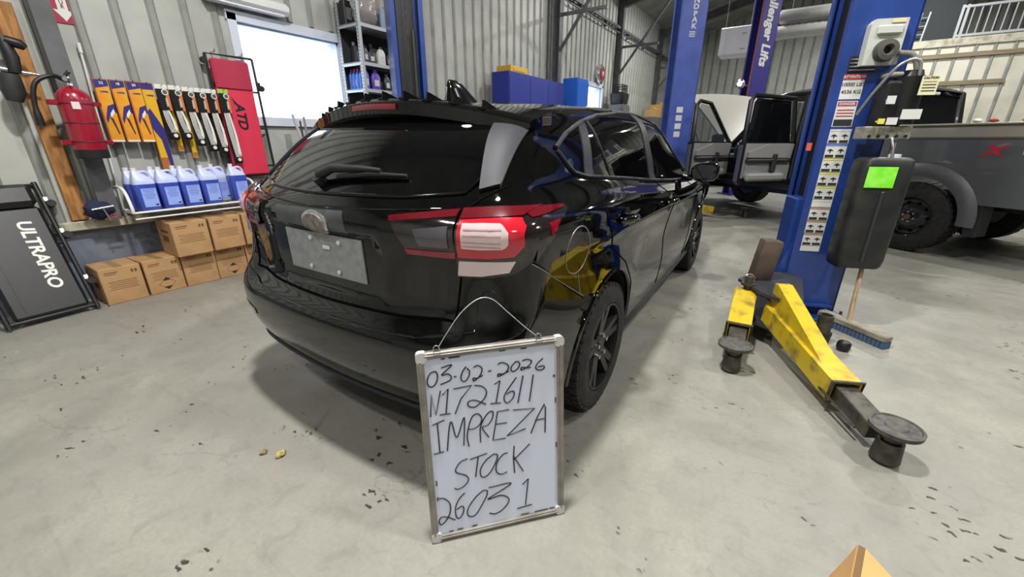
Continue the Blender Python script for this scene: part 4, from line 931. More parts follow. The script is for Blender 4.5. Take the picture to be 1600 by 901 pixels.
# the hidden carton that carries it
carton('carton', 'floor carton mostly hidden behind the black car bumper', (-4.40, ys[3]+.27, 0), 0, False)
# white wire jug shelf on the wall
sh = thing('jug_shelf', 'white metal wall shelf carrying blue fluid jugs', 'shelf', (WX, 1.545, .705))
SL, SD = .98, .36
s_ = MB(); s_.tube([(.075, -SL/2, 0), (SD, -SL/2, 0), (SD, SL/2, 0), (.075, SL/2, 0)], .009, 8, True); s_.tube([(SD, -SL/2, -.05), (SD, SL/2, -.05)], .007, 6); s_.build('shelf_frame', m_white, sh, 50)
for i in range(19): MB().tube([(.075, -SL/2+.03+i*.049, .0), (SD, -SL/2+.03+i*.049, 0)], .003, 5).build('shelf_wire', m_white, sh)
for k, y in enumerate((-SL/2, SL/2)): MB().tube(spline([(.075, y, .19), (.18, y, .20), (.30, y, .17), (SD, y, .05), (SD, y, 0)], 16), .012, 8).build('end_hoop', m_white, sh, 60)
for y in (-.3, .3): MB().tube([(.0, y, -.01), (SD*.8, y, -.01), (.0, y, -.035)], .006, 6).build('bracket', m_white, sh)
m_jblue = mat('jug_blue_fluid', '3f54b4', .25, col2='3546a4', scale=6); m_jclr = mat('jug_clear_plastic', 'b9c3e6', .3); m_jlab = mat('jug_label', '8fa5e8', .5); m_jtxt = mat('jug_label_print', '5068b8', .6); m_jwht = mat('jug_pale_fluid', 'a9bccb', .3)
def jug(lab, y, x, fill, rz, fl=.70):
    j = thing('fluid_jug', lab, 'jug', (WX+x, y, .716), rz, 'jugs on the white shelf')
    W_, D_ = .148, .115; H_ = .30
    def ring(z, kx, ky, oy=0): return [(p[0]*kx, p[1]*ky+oy, z) for p in rrect(D_, W_, .03, 4)]
    MB().loft([ring(0, .93, .94), ring(.008, 1, 1), ring(H_*fl, 1, 1)]).build('fluid', fill, j, 40)
    MB().loft([ring(H_*fl, 1, 1), ring(H_*.78, .98, .98), ring(H_*.88, .8, .78, -.008), ring(H_*.98, .5, .42, -.028), ring(H_*1.04, .34, .28, -.035)]).build('jug_top', m_jclr, j, 40)
    MB().tube(spline([(0, -.02, H_*1.0), (0, .035, H_*1.02), (0, .06, H_*.92), (0, .062, H_*.76)], 12), .011, 8).build('handle', m_jclr, j, 60)
    MB().cyl((0, -.035, H_*1.03), (0, -.035, H_*1.13), .019, n=14).build('cap', m_white, j, 40)
    l = MB().box((D_/2+.001, .008, H_*.34), (.002, .1, .15)).build('label', m_jlab, j)
    for k in range(6): MB().box((D_/2+.0026, .008, H_*.56-k*.014), (.001, .08-.012*(k % 3), .0035)).build('label_print', m_jtxt, l)
    MB().box((D_/2+.0026, .04, H_*.14), (.001, .022, .01)).build('label_code', m_black, l)
fr = [('front blue jug at the left end of the white shelf', 1.185), ('second blue jug from the left in the front row', 1.345), ('third blue jug from the left in the front row', 1.50), ('fourth blue jug in the front row, beside the pale one', 1.655)]
for k, y in enumerate((1.165, 1.325, 1.485)): jug(['back row blue jug behind the leftmost front jug', 'back row blue jug behind the second front jug', 'back row blue jug behind the third front jug'][k], y, .185, m_jblue, 0)
for lab, y in fr: jug(lab, y, .302, m_jblue, 0)
jug('pale translucent jug behind the fourth blue jug', 1.785, .18, m_jwht, 0)
jug('blue jug standing alone right of the pale jug', 1.905, .295, m_jblue, 0, .78)
# white spray bottle on the upper carton
sb = thing('spray_bottle', 'small white bottle with red label on the carton end', 'bottle', (-4.345, 1.97, 2*BH+.003), 12)
MB().lathe([(0, 0), (.03, 0), (.033, .006), (.03, .02), (.031, .09), (.022, .115), (.018, .13), (0, .13)], 20).build('bottle_body', mat('bottle_white', 'cfd3d8', .35), sb, 40)
MB().lathe([(0, .128), (.024, .128), (.026, .14), (.022, .165), (0, .172)], 18).build('cap', m_white, sb, 40)
MB().lathe([(.034, .0), (.034, .01)], 20, cap=False).build('foot_ring', mat('violet_ring', '4a3f8f', .4), sb)
MB().lathe([(.0325, .04), (.0325, .085)], 20, cap=False).build('label', mat('label_red2', 'c33450', .5), sb)
# wiper blade packs hanging on the wall
m_or = mat('pack_orange', 'd98a1c', .45, col2='d6a21e', scale=9); m_ye = mat('pack_yellow', 'd3a51c', .45); m_nav = mat('pack_navy', '2c2470', .45); m_side = mat('pack_side', 'a5622c', .5); m_pw = mat('pack_white', 'd9d8d2', .4); m_pk = mat('pack_black', '121113', .35); m_po = mat('pack_orange2', 'c4703a', .45)
def peg(parent, z): MB().tube([(-.12, 0, z), (.03, 0, z), (.045, 0, z+.008)], .003, 5).build('peg', m_chrome, parent)
def orange_pack(lab, y, x, ztop, h, tilt=0):
    p = thing('wiper_pack', lab, 'wiper pack', (WX+x, y, ztop), group='orange wiper packs', rot=(0, 0, math.radians(tilt)))
    w_, d_ = .088, .03
    MB().box((0, 0, -h/2), (d_, w_, h), .002).build('carton', m_side, p)
    f = d_/2+.0008
    a = MB().box((f, .004, -h/2-.012), (.0016, w_-.008, h-.03)); a.build('front_print', m_or, p)
    MB().prism([(-.04, -.008), (.044, -.008), (.044, -.05), (-.04, -.07)], f, f+.0016, 'x').build('brand_band', m_nav, p)
    text_obj('lettering', str([18, 20, 22][int(y*10) % 3]), .026, m_pw, p, (f+.002, .004, -.03), (PI/2, 0, PI/2), bold=.0006)
    text_obj('lettering', 'WIPER', .017, m_nav, p, (f+.0012, .008, -.095), (PI/2, 0, PI/2), bold=.0008)
    MB().prism([(-.03, -h*.62), (.0, -h*.42), (.044, -h*.38), (.044, -h*.52), (.0, -h*.56), (-.028, -h*.70)], f+.0005, f+.0018, 'x').build('swoosh', m_nav, p)
    MB().prism([(.004, -h*.54), (.03, -h*.46), (.034, -h*.52), (.006, -h*.6)], f+.001, f+.0022, 'x').build('swoosh_gleam', m_pw, p)
    MB().prism([(-.006, -h*.58), (.014, -h*.62), (.028, -h*.86), (.02, -h*.87)], f+.0005, f+.002, 'x').build('blade_print', mat('blade_brown', '3c2a1c', .5), p)
    MB().box((f, .004, -h+.012), (.002, w_-.01, .014)).build('foot_band', m_pw, p); peg(p, -.006)
orange_pack('leftmost orange and navy wiper pack beside the extinguisher', 1.165, .10, 1.72, .47)
orange_pack('second orange and navy wiper pack from the left', 1.262, .11, 1.72, .47)
orange_pack('third orange and navy wiper pack from the left', 1.36, .12, 1.72, .47)
p = thing('wiper_pack', 'long yellow and navy wiper pack hanging lowest, beside the black packs', 'wiper pack', (WX+.10, 1.455, 1.72), group='orange wiper packs')
MB().box((0, 0, -.36), (.03, .085, .72), .002).build('carton', m_side, p)
MB().prism([(-.04, -.01), (.04, -.01), (.04, -.60), (-.04, -.60)], .0155, .0172, 'x').build('front_print', m_ye, p)
MB().prism([(-.04, -.22), (-.02, -.2), (.04, -.36), (.04, -.72), (.02, -.72), (.0, -.45), (-.04, -.36)], .017, .019, 'x').build('swoosh', m_nav, p)
MB().box((.0165, 0, -.03), (.002, .08, .05)).build('brand_band', m_nav, p); text_obj('lettering', 'WIPER', .017, m_nav, p, (.018, .006, -.10), (PI/2, 0, PI/2), bold=.0008); peg(p, -.006)
def black_pack(lab, y, x, ztop, h, rz=0, green=False):
    p = thing('wiper_pack', lab, 'wiper pack', (WX+x, y, ztop), group='black and white wiper packs', rot=(0, 0, math.radians(rz)))
    w_ = .088
    MB().box((0, 0, -.02), (.006, w_, .05), .001).build('header_card', mat('header_green', '8cc63c', .5) if green else m_pw, p)
    MB().box((.003, 0, -.115), (.022, w_, .17), .004).build('sleeve', m_pk, p)
    MB().prism([(.012, -.04), (.039, -.04), (.039, -.2), (.02, -.2)], .0145, .0165, 'x').build('sleeve_stripe', m_po, p)
    o = MB().cyl((.0145, .014, -.055), (.0185, .014, -.055), .024, n=20); o.build('brand_disc', m_pw, p); MB().cyl((.0185, .014, -.055), (.0195, .014, -.055), .017, n=16).build('brand_disc_core', mat('disc_grey', '55565a', .5), p)
    text_obj('lettering', 'WIPERS', .021, m_pw, p, (.0166, .012, -.135), (0, PI/2, 0), bold=.0005)
    b = MB()
    for k, m_ in enumerate((0, 1, 2)): b.tube(spline([(.004, -.028+k*.012, -.2), (.01, -.024+k*.013, -.2-(h-.25)*.45), (.008, -.006+k*.012, -h+.07)], 10), .005, 6)
    b.build('blade_arm', mat('blade_white', 'c9c8c4', .35), p, 60)
    MB().prism([(.0, -.2), (.012, -.2), (.034, -.2-(h-.27)*.5), (.038, -h+.1), (.03, -h+.07), (.018, -h+.1), (.014, -.2-(h-.27)*.5)], .004, .018, 'x').build('blade_cover', m_pw, p)
    MB().prism([(-.039, -.2), (.004, -.2), (.026, -.2-(h-.27)*.6), (.02, -h+.08), (-.03, -h+.05)], -.004, .004, 'x').build('back_card', m_pk, p)
    MB().box((.0, .005, -h+.04), (.03, .08, .06), .012).build('end_cup', m_pk, p)
    MB().cyl((.015, .012, -h+.045), (.019, .012, -h+.045), .016, n=16).build('end_badge', m_pw, p); peg(p, -.004)
pos = [(1.55, .12, 1.71, .45), (1.645, .125, 1.71, .45), (1.74, .13, 1.705, .50), (1.832, .13, 1.705, .55), (1.922, .13, 1.705, .57), (2.01, .165, 1.71, .67)]
for i, (y, x, zt, h) in enumerate(pos):
    black_pack(['leftmost black wiper pack, next to the long yellow pack', 'second black wiper pack from the left', 'third black wiper pack from the left', 'fourth black wiper pack from the left', 'fifth black wiper pack from the left, beside the green-topped one', 'longest black wiper pack with a green header, beside the red creeper'][i], y, x, zt, h, 0, i == 5)
for k, (y, h) in enumerate(((1.60, .54), (1.70, .60))):
    p = thing('wiper_pack', ['shorter', 'longer'][k]+' yellow pack hanging behind the black wiper packs, only its end showing', 'wiper pack', (WX+.06, y, 1.71), group='orange wiper packs')
    MB().box((0, 0, -h/2), (.02, .04, h), .002).build('carton', m_ye, p); MB().box((.0105, 0, -h+.03), (.001, .036, .04)).build('end_label', m_side, p); peg(p, -.006)
# fire extinguisher on its bracket
fe = thing('fire_extinguisher', 'red fire extinguisher with black hose strapped to the grey column', 'fire extinguisher', (WX+.30, .945, 1.14), 0)
m_fe = mat('extinguisher_red', '8c1028', .28, coat=.5)
MB().lathe([(0, .0), (.085, .0), (.094, .012), (.096, .05), (.096, .40), (.088, .44), (.06, .47), (.03, .485), (.022, .50), (0, .5)], 32).build('cylinder', m_fe, fe, 40)
MB().lathe([(.0965, .0), (.0965, .06)], 32, cap=False).lathe([(0, -.004), (.09, -.004), (.0965, .01)], 32).build('base_band', m_black, fe, 40)
MB().lathe([(0, .49), (.026, .49), (.026, .52), (.018, .53), (.018, .56), (0, .56)], 16).build('valve', m_chrome, fe, 40)
MB().prism([(-.03, .55), (.12, .575), (.12, .59), (-.03, .57)], -.008, .008, 'y').prism([(-.03, .53), (.10, .525), (.10, .535), (-.03, .545)], -.008, .008, 'y').build('lever', m_steel, fe)
MB().cyl((.0, .0, .535), (.04, -.02, .535), .014, n=14).build('gauge', m_chrome, fe, 40)
MB().tube(spline([(.0, -.02, .535), (.03, -.08, .55), (.04, -.17, .5), (.04, -.21, .38), (.04, -.22, .22)], 26), [.014]*22+[.016, .02, .022, .022, .022], 10).build('hose', m_black, fe, 60)
MB().tube([(.04, -.2165, .30), (.04, -.218, .285)], .017, 10).build('hose_clip', m_chrome, fe)
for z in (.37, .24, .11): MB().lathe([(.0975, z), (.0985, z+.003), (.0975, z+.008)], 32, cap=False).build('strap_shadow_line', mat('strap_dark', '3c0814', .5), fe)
MB().box((-.106, 0, .24), (.03, .09, .40), .004).build('bracket', m_fe, fe)
for z in (.38, .11): MB().box((.0, -.115, z), (.05, .06, .035), .005).build('clamp', m_fe, fe); MB().box((0, .112, z), (.05, .05, .03), .005).build('clamp', m_fe, fe)
MB().box((.0955, -.02, .36), (.006, .045, .05), .002).build('label', mat('label_pale', 'd8c9c6', .4), fe)
# wall arrow sign above
sg = thing('arrow_sign', 'red sign with white down arrow reading extincteur', 'sign', (WX+.006, 1.115, 2.09), 0)
MB().box((0, 0, .15), (.004, .125, .30)).build('sign_plate', mat('sign_red', 'a11a3a', .5), sg)
MB().prism([(-.028, .30), (-.028, .085), (-.055, .085), (0, .015), (.055, .085), (.028, .085), (.028, .30)], .002, .0036, 'x').build('arrow', m_pw, sg)
for i, ch in enumerate('EXTINCTEUR'): text_obj('lettering', ch, .034, mat('sign_ink', '4a1020', .5), sg, (.0042, 0, .36-i*.028), (PI/2, 0, PI/2), bold=.0008) if i > 1 else None
# wooden plank and leaning white rod
tag(MB().box((0, 0, .75), (.04, .10, 1.50), .004).build('wood_plank', mat('plank_wood', 'b07b41', .65, col2='7f5528', scale=6, stretch=(6, 6, 1)), loc=(WX+.03, .80, .66), rot=(0, 0, 0)), 'worn brown wooden plank upright on the left wall', 'plank')
tag(MB().tube([(0, 0, 0), (.0, .06, 1.28)], .008, 8).tube([(0, .0585, 1.24), (.0, .061, 1.31)], .013, 8).build('white_rod', m_white, smooth=60, loc=(WX+.042, 1.07, .655)), 'thin white rod standing right of the fire extinguisher', 'rod')
# hanging tool on the plank
dt = thing('hanging_grinder', 'black power tool hanging on the wooden plank at upper left', 'power tool', (WX+.12, .74, 1.5), 0)
MB().tube([(.06, -.02, .42), (.07, -.01, .3), (.07, -.02, .20)], [.028, .04, .035], 10).build('tool_body', m_black, dt, 50)
MB().tube([(.07, -.01, .40), (.09, .05, .38), (.09, .07, .36)], [.03, .032, .02], 10).build('tool_grip', m_black, dt, 50)
MB().tube([(.06, -.08, .22), (.07, .02, .205), (.08, .09, .20)], [.02, .016, .008], 8).build('tool_spindle', m_chrome, dt, 50)
MB().tube([(.07, -.05, .19), (.07, -.06, .08), (.06, -.07, .02)], [.05, .06, .04], 10).build('tool_battery', mat('tool_dark', '2b2c2c', .6), dt, 50)
MB().tube([(-.08, .0, .30), (.07, -.01, .30)], .008, 6).build('hook', m_chrome, dt)
# coil of dark rags and T wrench on the ledge
rg = thing('rag_bundle', 'dark blue rag bundle lying on the ledge below the extinguisher', 'rag', (WX+.15, .925, .652), 0)
P = []
for i in range(7):
    a = i/6; r = .07*math.sin(PI*min(max(a, .03), .97))+.012
    P.append([((r*math.cos(b)*.75)*(1+.2*math.sin(3*b+i)), -.02+r*1.25*math.sin(b)*(1+.18*math.cos(2*b+i*2)), .002+a*.17) for b in [2*PI*k/18 for k in range(18)]])
MB().loft(P).build('rag', mat('navy_cloth', '1c2340', .9, bump=.4, bscale=30), rg, 60)
MB().tube(spline([(.06, -.02, .01), (.085, .05, .03), (.07, .08, .015), (.09, .03, .05), (.07, .0, .02)], 24), .004, 6).build('red_wire', mat('red_wire', 'a52a3c', .5), rg, 60)
tw = thing('t_wrench', 'chrome T handle wrench leaning on the rag bundle', 'wrench', (WX+.235, .905, .652), 0)
MB().tube([(0, -.06, .10), (0, .07, .115)], .008, 8).build('cross_bar', m_chrome, tw, 60); MB().tube([(0, .005, .107), (0, .03, .0)], .006, 8).build('shaft', m_chrome, tw, 60)
# red creeper hung on edge before the window, black tube frame
cp = thing('creeper', 'red padded mechanic creeper with black lettering standing by the window', 'creeper', (WX+.075, 2.17, .66), 0)
m_cr = mat('red_vinyl', 'cf2f4a', .5)
MB().box((.02, -.02, .70), (.05, .33, .86), .012).build('pad', m_cr, cp)
MB().box((.025, -.02, 1.19), (.065, .33, .26), .015).build('headrest', mat('red_vinyl_dark', 'a82743', .5), cp)
text_obj('lettering', 'ATD', .12, m_black, cp, (.0462, -.02, .83), (0, PI/2, 0), bold=.004, shear=.2)
MB().at(T(.046, -.03, .95)).prism([(-.05, .05), (-.03, -.0), (.02, -.06), (-.01, -.0)], 0, .001, 'x').build('logo_flash', m_black, cp)
MB().tube([(0, -.20, .26), (0, -.20, 1.36), (0, .20, 1.36), (0, .21, 1.36), (0, .22, .75), (0, .23, .26)], .012, 8, True).build('frame', m_black, cp, 50)
for z in (.35, .72, 1.06): MB().tube([(0, -.2, z), (0, .215, z)], .010, 6).build('frame_rail', m_black, cp)
for y, z in ((-.22, 1.30), (.25, 1.1), (.25, .3)):
    MB().cyl((-.015, y, z), (.015, y, z), .028, n=14).box((0, y*.93, z+.03), (.02, .02, .05)).build('caster', m_dark, cp, 40)
for y in (-.12, .12): MB().tube([(-.07, y, 1.38), (.01, y, 1.38), (.025, y, 1.40)], .006, 6).build('wall_hook', m_chrome, cp)
# black creeper leaning on the wall
cb = thing('creeper', 'black padded mechanic creeper with white lettering leaning at far left', 'creeper', (-4.36, .425, .015), 0, rot=(0, math.radians(-21), math.radians(5)))
m_bv = mat('black_vinyl', '17181a', .38, bump=.05, bscale=18)
MB().box((.0, 0, .44), (.05, .40, .80), .02).build('pad', m_bv, cb)
MB().box((.02, 0, .92), (.085, .40, .17), .035).build('headrest', m_bv, cb)
MB().box((-.001, -.13, .45), (.056, .004, .78)).build('pad_seam', m_black, cb)
text_obj('lettering', 'ULTRAPRO', .105, m_pw, cb, (.0256, .075, .48), (0, PI/2, 0), bold=.003, space=.98, shear=.12)
for y in (-.235, .235): MB().tube([(0, y, .0), (0, y, 1.02)], .016, 8).build('side_rail', m_black, cb, 50)
for z in (.03, .55, 1.0): MB().tube([(-.005, -.235, z), (-.005, .235, z)], .013, 8).build('cross_rail', m_black, cb)
for y, z in ((-.27, .12), (.27, .22), (.27, .6), (.27, .85)):
    MB().cyl((-.02, y, z), (.02, y, z), .027, n=14).build('caster', m_dark, cb, 40); MB().box((.0, y*.93, z+.035), (.03, .03, .04), .004).build('caster_fork', m_chrome, cb)
# fixture over the window
lf = thing('wall_light', 'long white light fixture mounted above the window', 'light fixture', (WX, 2.42, 2.47), 0)
MB().prism([(0, .02), (.02, .0), (.12, .0), (.15, .03), (.15, .07), (.1, .11), (0, .12)], -.35, .40, 'y').build('housing', m_white, lf, 40)
MB().box((.075, .02, -.004), (.1, .68, .012), .004).build('diffuser', mat('tube_white', 'eef2f8', .4), lf)
# bin of sticks by the window
bn = thing('green_bin', 'green tub holding sticks and tools in front of the window', 'bin', (-4.36, 2.62, .655), 0)
MB().lathe([(0, 0), (.11, 0), (.13, .42), (.138, .43), (.138, .45), (.125, .45), (.12, .42), (0, .40)], 22).build('tub', mat('green_tub', '2c7a5b', .5, col2='3a6c60', scale=6), bn, 40)
MB().lathe([(.129, .30), (.134, .31), (.136, .40), (.13, .41)], 22, cap=False).build('tub_band', mat('dark_band', '2a2d33', .6), bn)
for k, (p0, p1, r_, m_) in enumerate((((.02, 0, .35), (.0, -.10, .86), .014, 'b0adb0'), ((.0, .03, .35), (.03, .0, .84), .011, '8f8480'), ((-.03, .0, .35), (.0, -.03, .80), .009, '3a3b40'), ((.04, .05, .35), (.06, .10, .66), .01, '2a2d33'))):
    MB().tube([p0, p1], r_, 7).build('stick', mat('stick_'+m_, m_, .5), bn, 60)
# bench that carries bin
bc = thing('side_bench', 'low grey steel bench under the window behind the car', 'bench', (-4.36, 2.75, 0), 0)
MB().box((0, 0, .63), (.5, .9, .04), .006).build('bench_top', m_steel, bc)
for x in (-.2, .2):
    for y in (-.4, .4): MB().box((x, y, .305), (.04, .04, .61)).build('leg', m_steel, bc)

# ================================================================ SHELVING AND BACKGROUND
m_galv = mat('galvanised', 'aeb3b8', .45, .4)
su = thing('shelving_unit', 'perforated steel shelving unit packed with bottles right of the window', 'shelving', (-4.49, 3.92, 0))
for x in (-.19, .19):
    for y in (-.5, .5):
        u = MB(); sx, sy = (1 if x > 0 else -1), (1 if y > 0 else -1)
        u.box((x-sx*.018, y, 1.4), (.036, .003, 2.8)); u.box((x, y-sy*.018, 1.4), (.003, .036, 2.8)); up = u.build('upright', m_galv, su)
        if y < 0:
            h = MB()
            for k in range(40): h.box((x-sx*.018, y-.002, 1.35+k*.035), (.010, .003, .018))
            h.build('perforation', m_black, su)
SZ = [2.50, 2.11, 1.83, 1.45, 1.05, .65, .2]
for z in SZ: MB().box((0, 0, z), (.385, 1.0, .006)).box((.19, 0, z-.012), (.004, 1.0, .036)).box((0, -.498, z-.012), (.385, .004, .036)).build('shelf', m_galv, su)
MB().box((-.2, 0, 1.4), (.004, 1.0, 2.7)).build('back_sheet', mat('dark_back', '2a2b2e', .8), su)
bcount = 0
def bottle(lab, x, y, z, h, r, col, cap, kind='round', group='bottles on the steel shelving'):
    b = thing('fluid_bottle', lab, 'bottle', (-4.49+x, 3.92+y, z+.0035), random.uniform(-15, 15), group)
    mc = mat('plastic_'+col, col, .4)
    if kind == 'round': MB().lathe([(0, 0), (r*.95, 0), (r, .01), (r, h*.62), (r*.85, h*.74), (r*.35, h*.86), (r*.33, h*.9), (0, h*.9)], 14).build('bottle_body', mc, b, 40)
    else: MB().loft([[(p[0]*k, p[1]*k, zz) for p in rrect(r*1.2, r*2, r*.35, 3)] for zz, k in ((0, .95), (.01, 1), (h*.66, 1), (h*.8, .7), (h*.9, .35))]).build('bottle_body', mc, b, 40)
    MB().cyl((0, 0, h*.88), (0, 0, h), r*.42, n=12).build('cap', mat('plastic_'+cap, cap, .4), b, 40)
    MB().box((r*(.61 if kind != 'round' else 1.0), 0, h*.35), (.003, r*1.1, h*.3)).build('label', mat('bottle_label', 'b9babd', .5), b)
for i in range(5): bottle(['first', 'second', 'third', 'fourth', 'fifth'][i]+' blue bottle from the wall in the red-capped row', -.13+i*.063, -.42, 1.83, .23, .036, '3a6bc0', 'b8323c', 'flat', 'blue bottles with red caps')
spec = [(2.50, .12, -.03, .27, .075, '9fb4cc', 'd8d8da', 'round', 'large clear water bottle with blue label on the top shelf'), (2.50, .1, .16, .2, .06, '202126', '101012', 'flat', 'dark bottle right of the water bottle on the top shelf'), (2.50, .11, .30, .17, .05, '8a8c8e', '202020', 'flat', 'grey bottle at the right of the top shelf'),
 (2.11, .12, -.3, .16, .04, '35363a', '151515', 'flat', 'charcoal bottle at the left of the second shelf'), (2.11, .12, -.16, .2, .05, 'b8b9ba', '222326', 'flat', 'white bottle left of centre on the second shelf'), (2.11, .12, -.04, .16, .04, '26272b', '111', 'flat', 'small black bottle in the middle of the second shelf'), (2.11, .12, .1, .2, .05, '6b4a44', '151515', 'flat', 'brown red bottle on the second shelf'), (2.11, .12, .22, .15, .042, 'a9a7a0', '8e8e8e', 'flat', 'cream bottle right of the brown one on the second shelf'), (2.11, .12, .33, .15, .042, 'bdbbb2', '8e8e8e', 'flat', 'rightmost cream bottle on the second shelf'),
 (1.83, .12, -.28, .22, .055, '5a3f9c', '5a3f9c', 'flat', 'violet bottle at the left of the third shelf front'), (1.83, .13, .06, .2, .05, '4d463f', 'c0c0c0', 'flat', 'dark bottle with pale cap left of the red bottle'), (1.83, .13, .18, .21, .055, 'b5362f', '9c2a25', 'flat', 'red bottle on the third shelf'), (1.83, .13, .3, .17, .045, '9a8f8f', '9c2a25', 'flat', 'pink grey bottle at the right of the third shelf'),
 (2.11, .13, -.40, .18, .036, '2f3a52', '151515', 'flat', 'navy bottle nearest the window on the second shelf'), (1.83, .13, -.12, .19, .045, '1f2024', '303030', 'flat', 'black bottle right of the violet one on the third shelf'),
 (1.45, .1, -.3, .2, .06, 'b7b9bb', 'c9c9c9', 'round', 'pale bottle on the fourth shelf just above the car spoiler'), (1.45, .1, -.08, .2, .06, '9c9fa2', '2c2c2c', 'round', 'grey bottle on the fourth shelf just above the car spoiler')]
for z, x, y, h, r, c1, c2, kd, lab in spec: bottle(lab, x, y, z, h, r, c1, (c2 if len(c2) == 6 else '111111'), kd)
for k, (y, z, h, w_, lab) in enumerate(((-.35, 2.11, .24, .10, 'left black fluid canister at the back of the second shelf'), (-.1, 2.11, .26, .12, 'middle black fluid canister at the back of the second shelf'), (.2, 2.11, .25, .12, 'right black fluid canister at the back of the second shelf'), (-.08, 1.83, .2, .14, 'black canister at the back of the third shelf'), (-.42, 2.50, .3, .12, 'wrapped dark parts box on the left of the top shelf'))):
    b = thing('canister', lab, 'canister', (-4.49-.09, 3.92+y, z+.0035), 0, 'dark canisters on the shelving')
    MB().box((0, 0, h*.42), (.1, w_, h*.84), .012).build('canister_body', m_black, b); MB().cyl((0, -w_*.25, h*.83), (0, -w_*.25, h), .02, n=10).build('cap', m_steel, b); MB().box((.051, 0, h*.4), (.002, w_*.7, h*.4)).build('label', mat('grey_label', '5e5f63', .6), b)
pb = []
for i in range(8):
    a = i/7; pb.append([((.06+.05*math.sin(a*PI))*math.cos(t_)*(1+.25*math.sin(3*t_+i)), (.09+.08*math.sin(a*PI))*math.sin(t_)*(1+.2*math.cos(4*t_+i*1.7)), a*.33) for t_ in [2*PI*k/20 for k in range(20)]])
tag(MB().loft(pb).build('plastic_bag', mat('clear_plastic', '9a9490', .2, alpha=.75, bump=.6, bscale=14), smooth=70, loc=(-4.40, 3.62, 2.504)), 'crumpled clear plastic bag hanging full at the top shelf corner', 'bag')
# blue cabinets
m_cab = mat('cabinet_blue', '22328e', .4); m_cab2 = mat('cabinet_bright_blue', '1f5fc4', .4)
def cabinet(lab, y0, y1, x1, h, m, doors):
    b = thing('steel_cabinet', lab, 'cabinet', (-4.56, (y0+y1)/2, 0), 0)
    d = x1+4.56; L = y1-y0
    MB().box((d/2, 0, h/2), (d, L, h), .008).build('cabinet_body', m, b)
    for k in range(doors):
        yc = -L/2+L*(k+.5)/doors; dr = MB().box((d+.008, yc, h/2), (.016, L/doors-.012, h-.12), .004).build('door', m, b)
        MB().box((d+.025, yc+(L/doors*.38)*(1 if k % 2 == 0 else -1), h*.5), (.02, .02, .16), .004).build('handle', m_chrome, dr)
    return b
cabinet('long dark blue steel cabinet behind the car roof', 6.3, 8.35, -4.2, 2.36, m_cab, 3)
cabinet('brighter blue steel cabinet beside the steel column', 9.02, 9.6, -4.2, 2.55, m_cab2, 1)
cabinet('grey steel locker under the black storage bin', 11.9, 12.5, -4.15, 2.2, m_steel, 1)
cabinet('grey steel locker under the far cardboard boxes', 14.9, 16.7, -4.1, 2.0, m_steel, 2)
tag(MB().box((0, 0, .05), (.30, .55, .10), .006).box((.155, 0, .05), (.004, .4, .05)).build('yellow_case', mat('yellow_case', 'd3a93a', .5), loc=(-4.38, 6.68, 2.362)), 'flat yellow case lying on the long blue cabinet', 'case')
bi = thing('storage_bin', 'black storage bin topped by a crate beside the wall', 'bin', (-4.36, 12.2, 2.202))
MB().loft([[(p[0]*k, p[1]*k, z) for p in rrect(.4, .55, .08)] for z, k in ((0, .85), (.03, .9), (.24, 1), (.28, 1), (.30, .9))]).build('bin_body', m_black, bi, 40)
cr_ = MB()
for z in (.31, .42, .50): cr_.tube([(.13, -.2, z), (.13, .2, z), (-.13, .2, z), (-.13, -.2, z)], .012, 4, True)
for y in (-.2, -.1, 0, .1, .2): cr_.box((.13, y, .4), (.02, .02, .2)); cr_.box((-.13, y, .4), (.02, .02, .2))
cr_.build('crate', m_dark, bi)
for k, (x, y, w_, d_, h, c, lab) in enumerate(((-4.3, 15.3, .36, .45, .22, 'a88a5c', 'low brown box at the left on the far locker'), (-4.3, 15.95, .4, .55, .42, 'b08a45', 'open brown box in the middle on the far locker'), (-4.3, 16.45, .34, .3, .28, 'b8505a', 'red printed box at the right on the far locker'))):
    b = thing('far_box', lab, 'box', (x, y, 2.002), 4*k, 'boxes on the far locker'); MB().box((0, 0, h/2), (w_, d_, h), .004).build('box_body', mat('far_'+c, c, .7), b)
    f = MB().at(T(w_/2, 0, h)@rotm('Y', -35)); f.box((0, 0, .06), (.006, d_*.95, .12)); f.build('flap', mat('far_'+c, c), b)
# round wall sign with hanging cord
rs = thing('round_sign', 'round silver and red disc mounted high on the left wall', 'sign', (WX+.02, 11.45, 2.92))
MB().lathe([(0, 0), (.23, 0), (.23, .08), (.20, .11), (0, .11)], 28, 'x').build('rim', m_chrome, rs, 40)
MB().lathe([(0, .105), (.15, .105), (.15, .125), (0, .13)], 24, 'x').build('face', mat('sign_red2', '8e2a2c', .4), rs, 40)
text_obj('lettering', 'M', .16, m_pw, rs, (.131, 0, 0), (PI/2, 0, PI/2), bold=.004)
for dy in (-.04, .04): MB().tube([(.03, dy, .22), (.03, dy, 1.98)], .006, 5).build('cord', m_pw, rs)
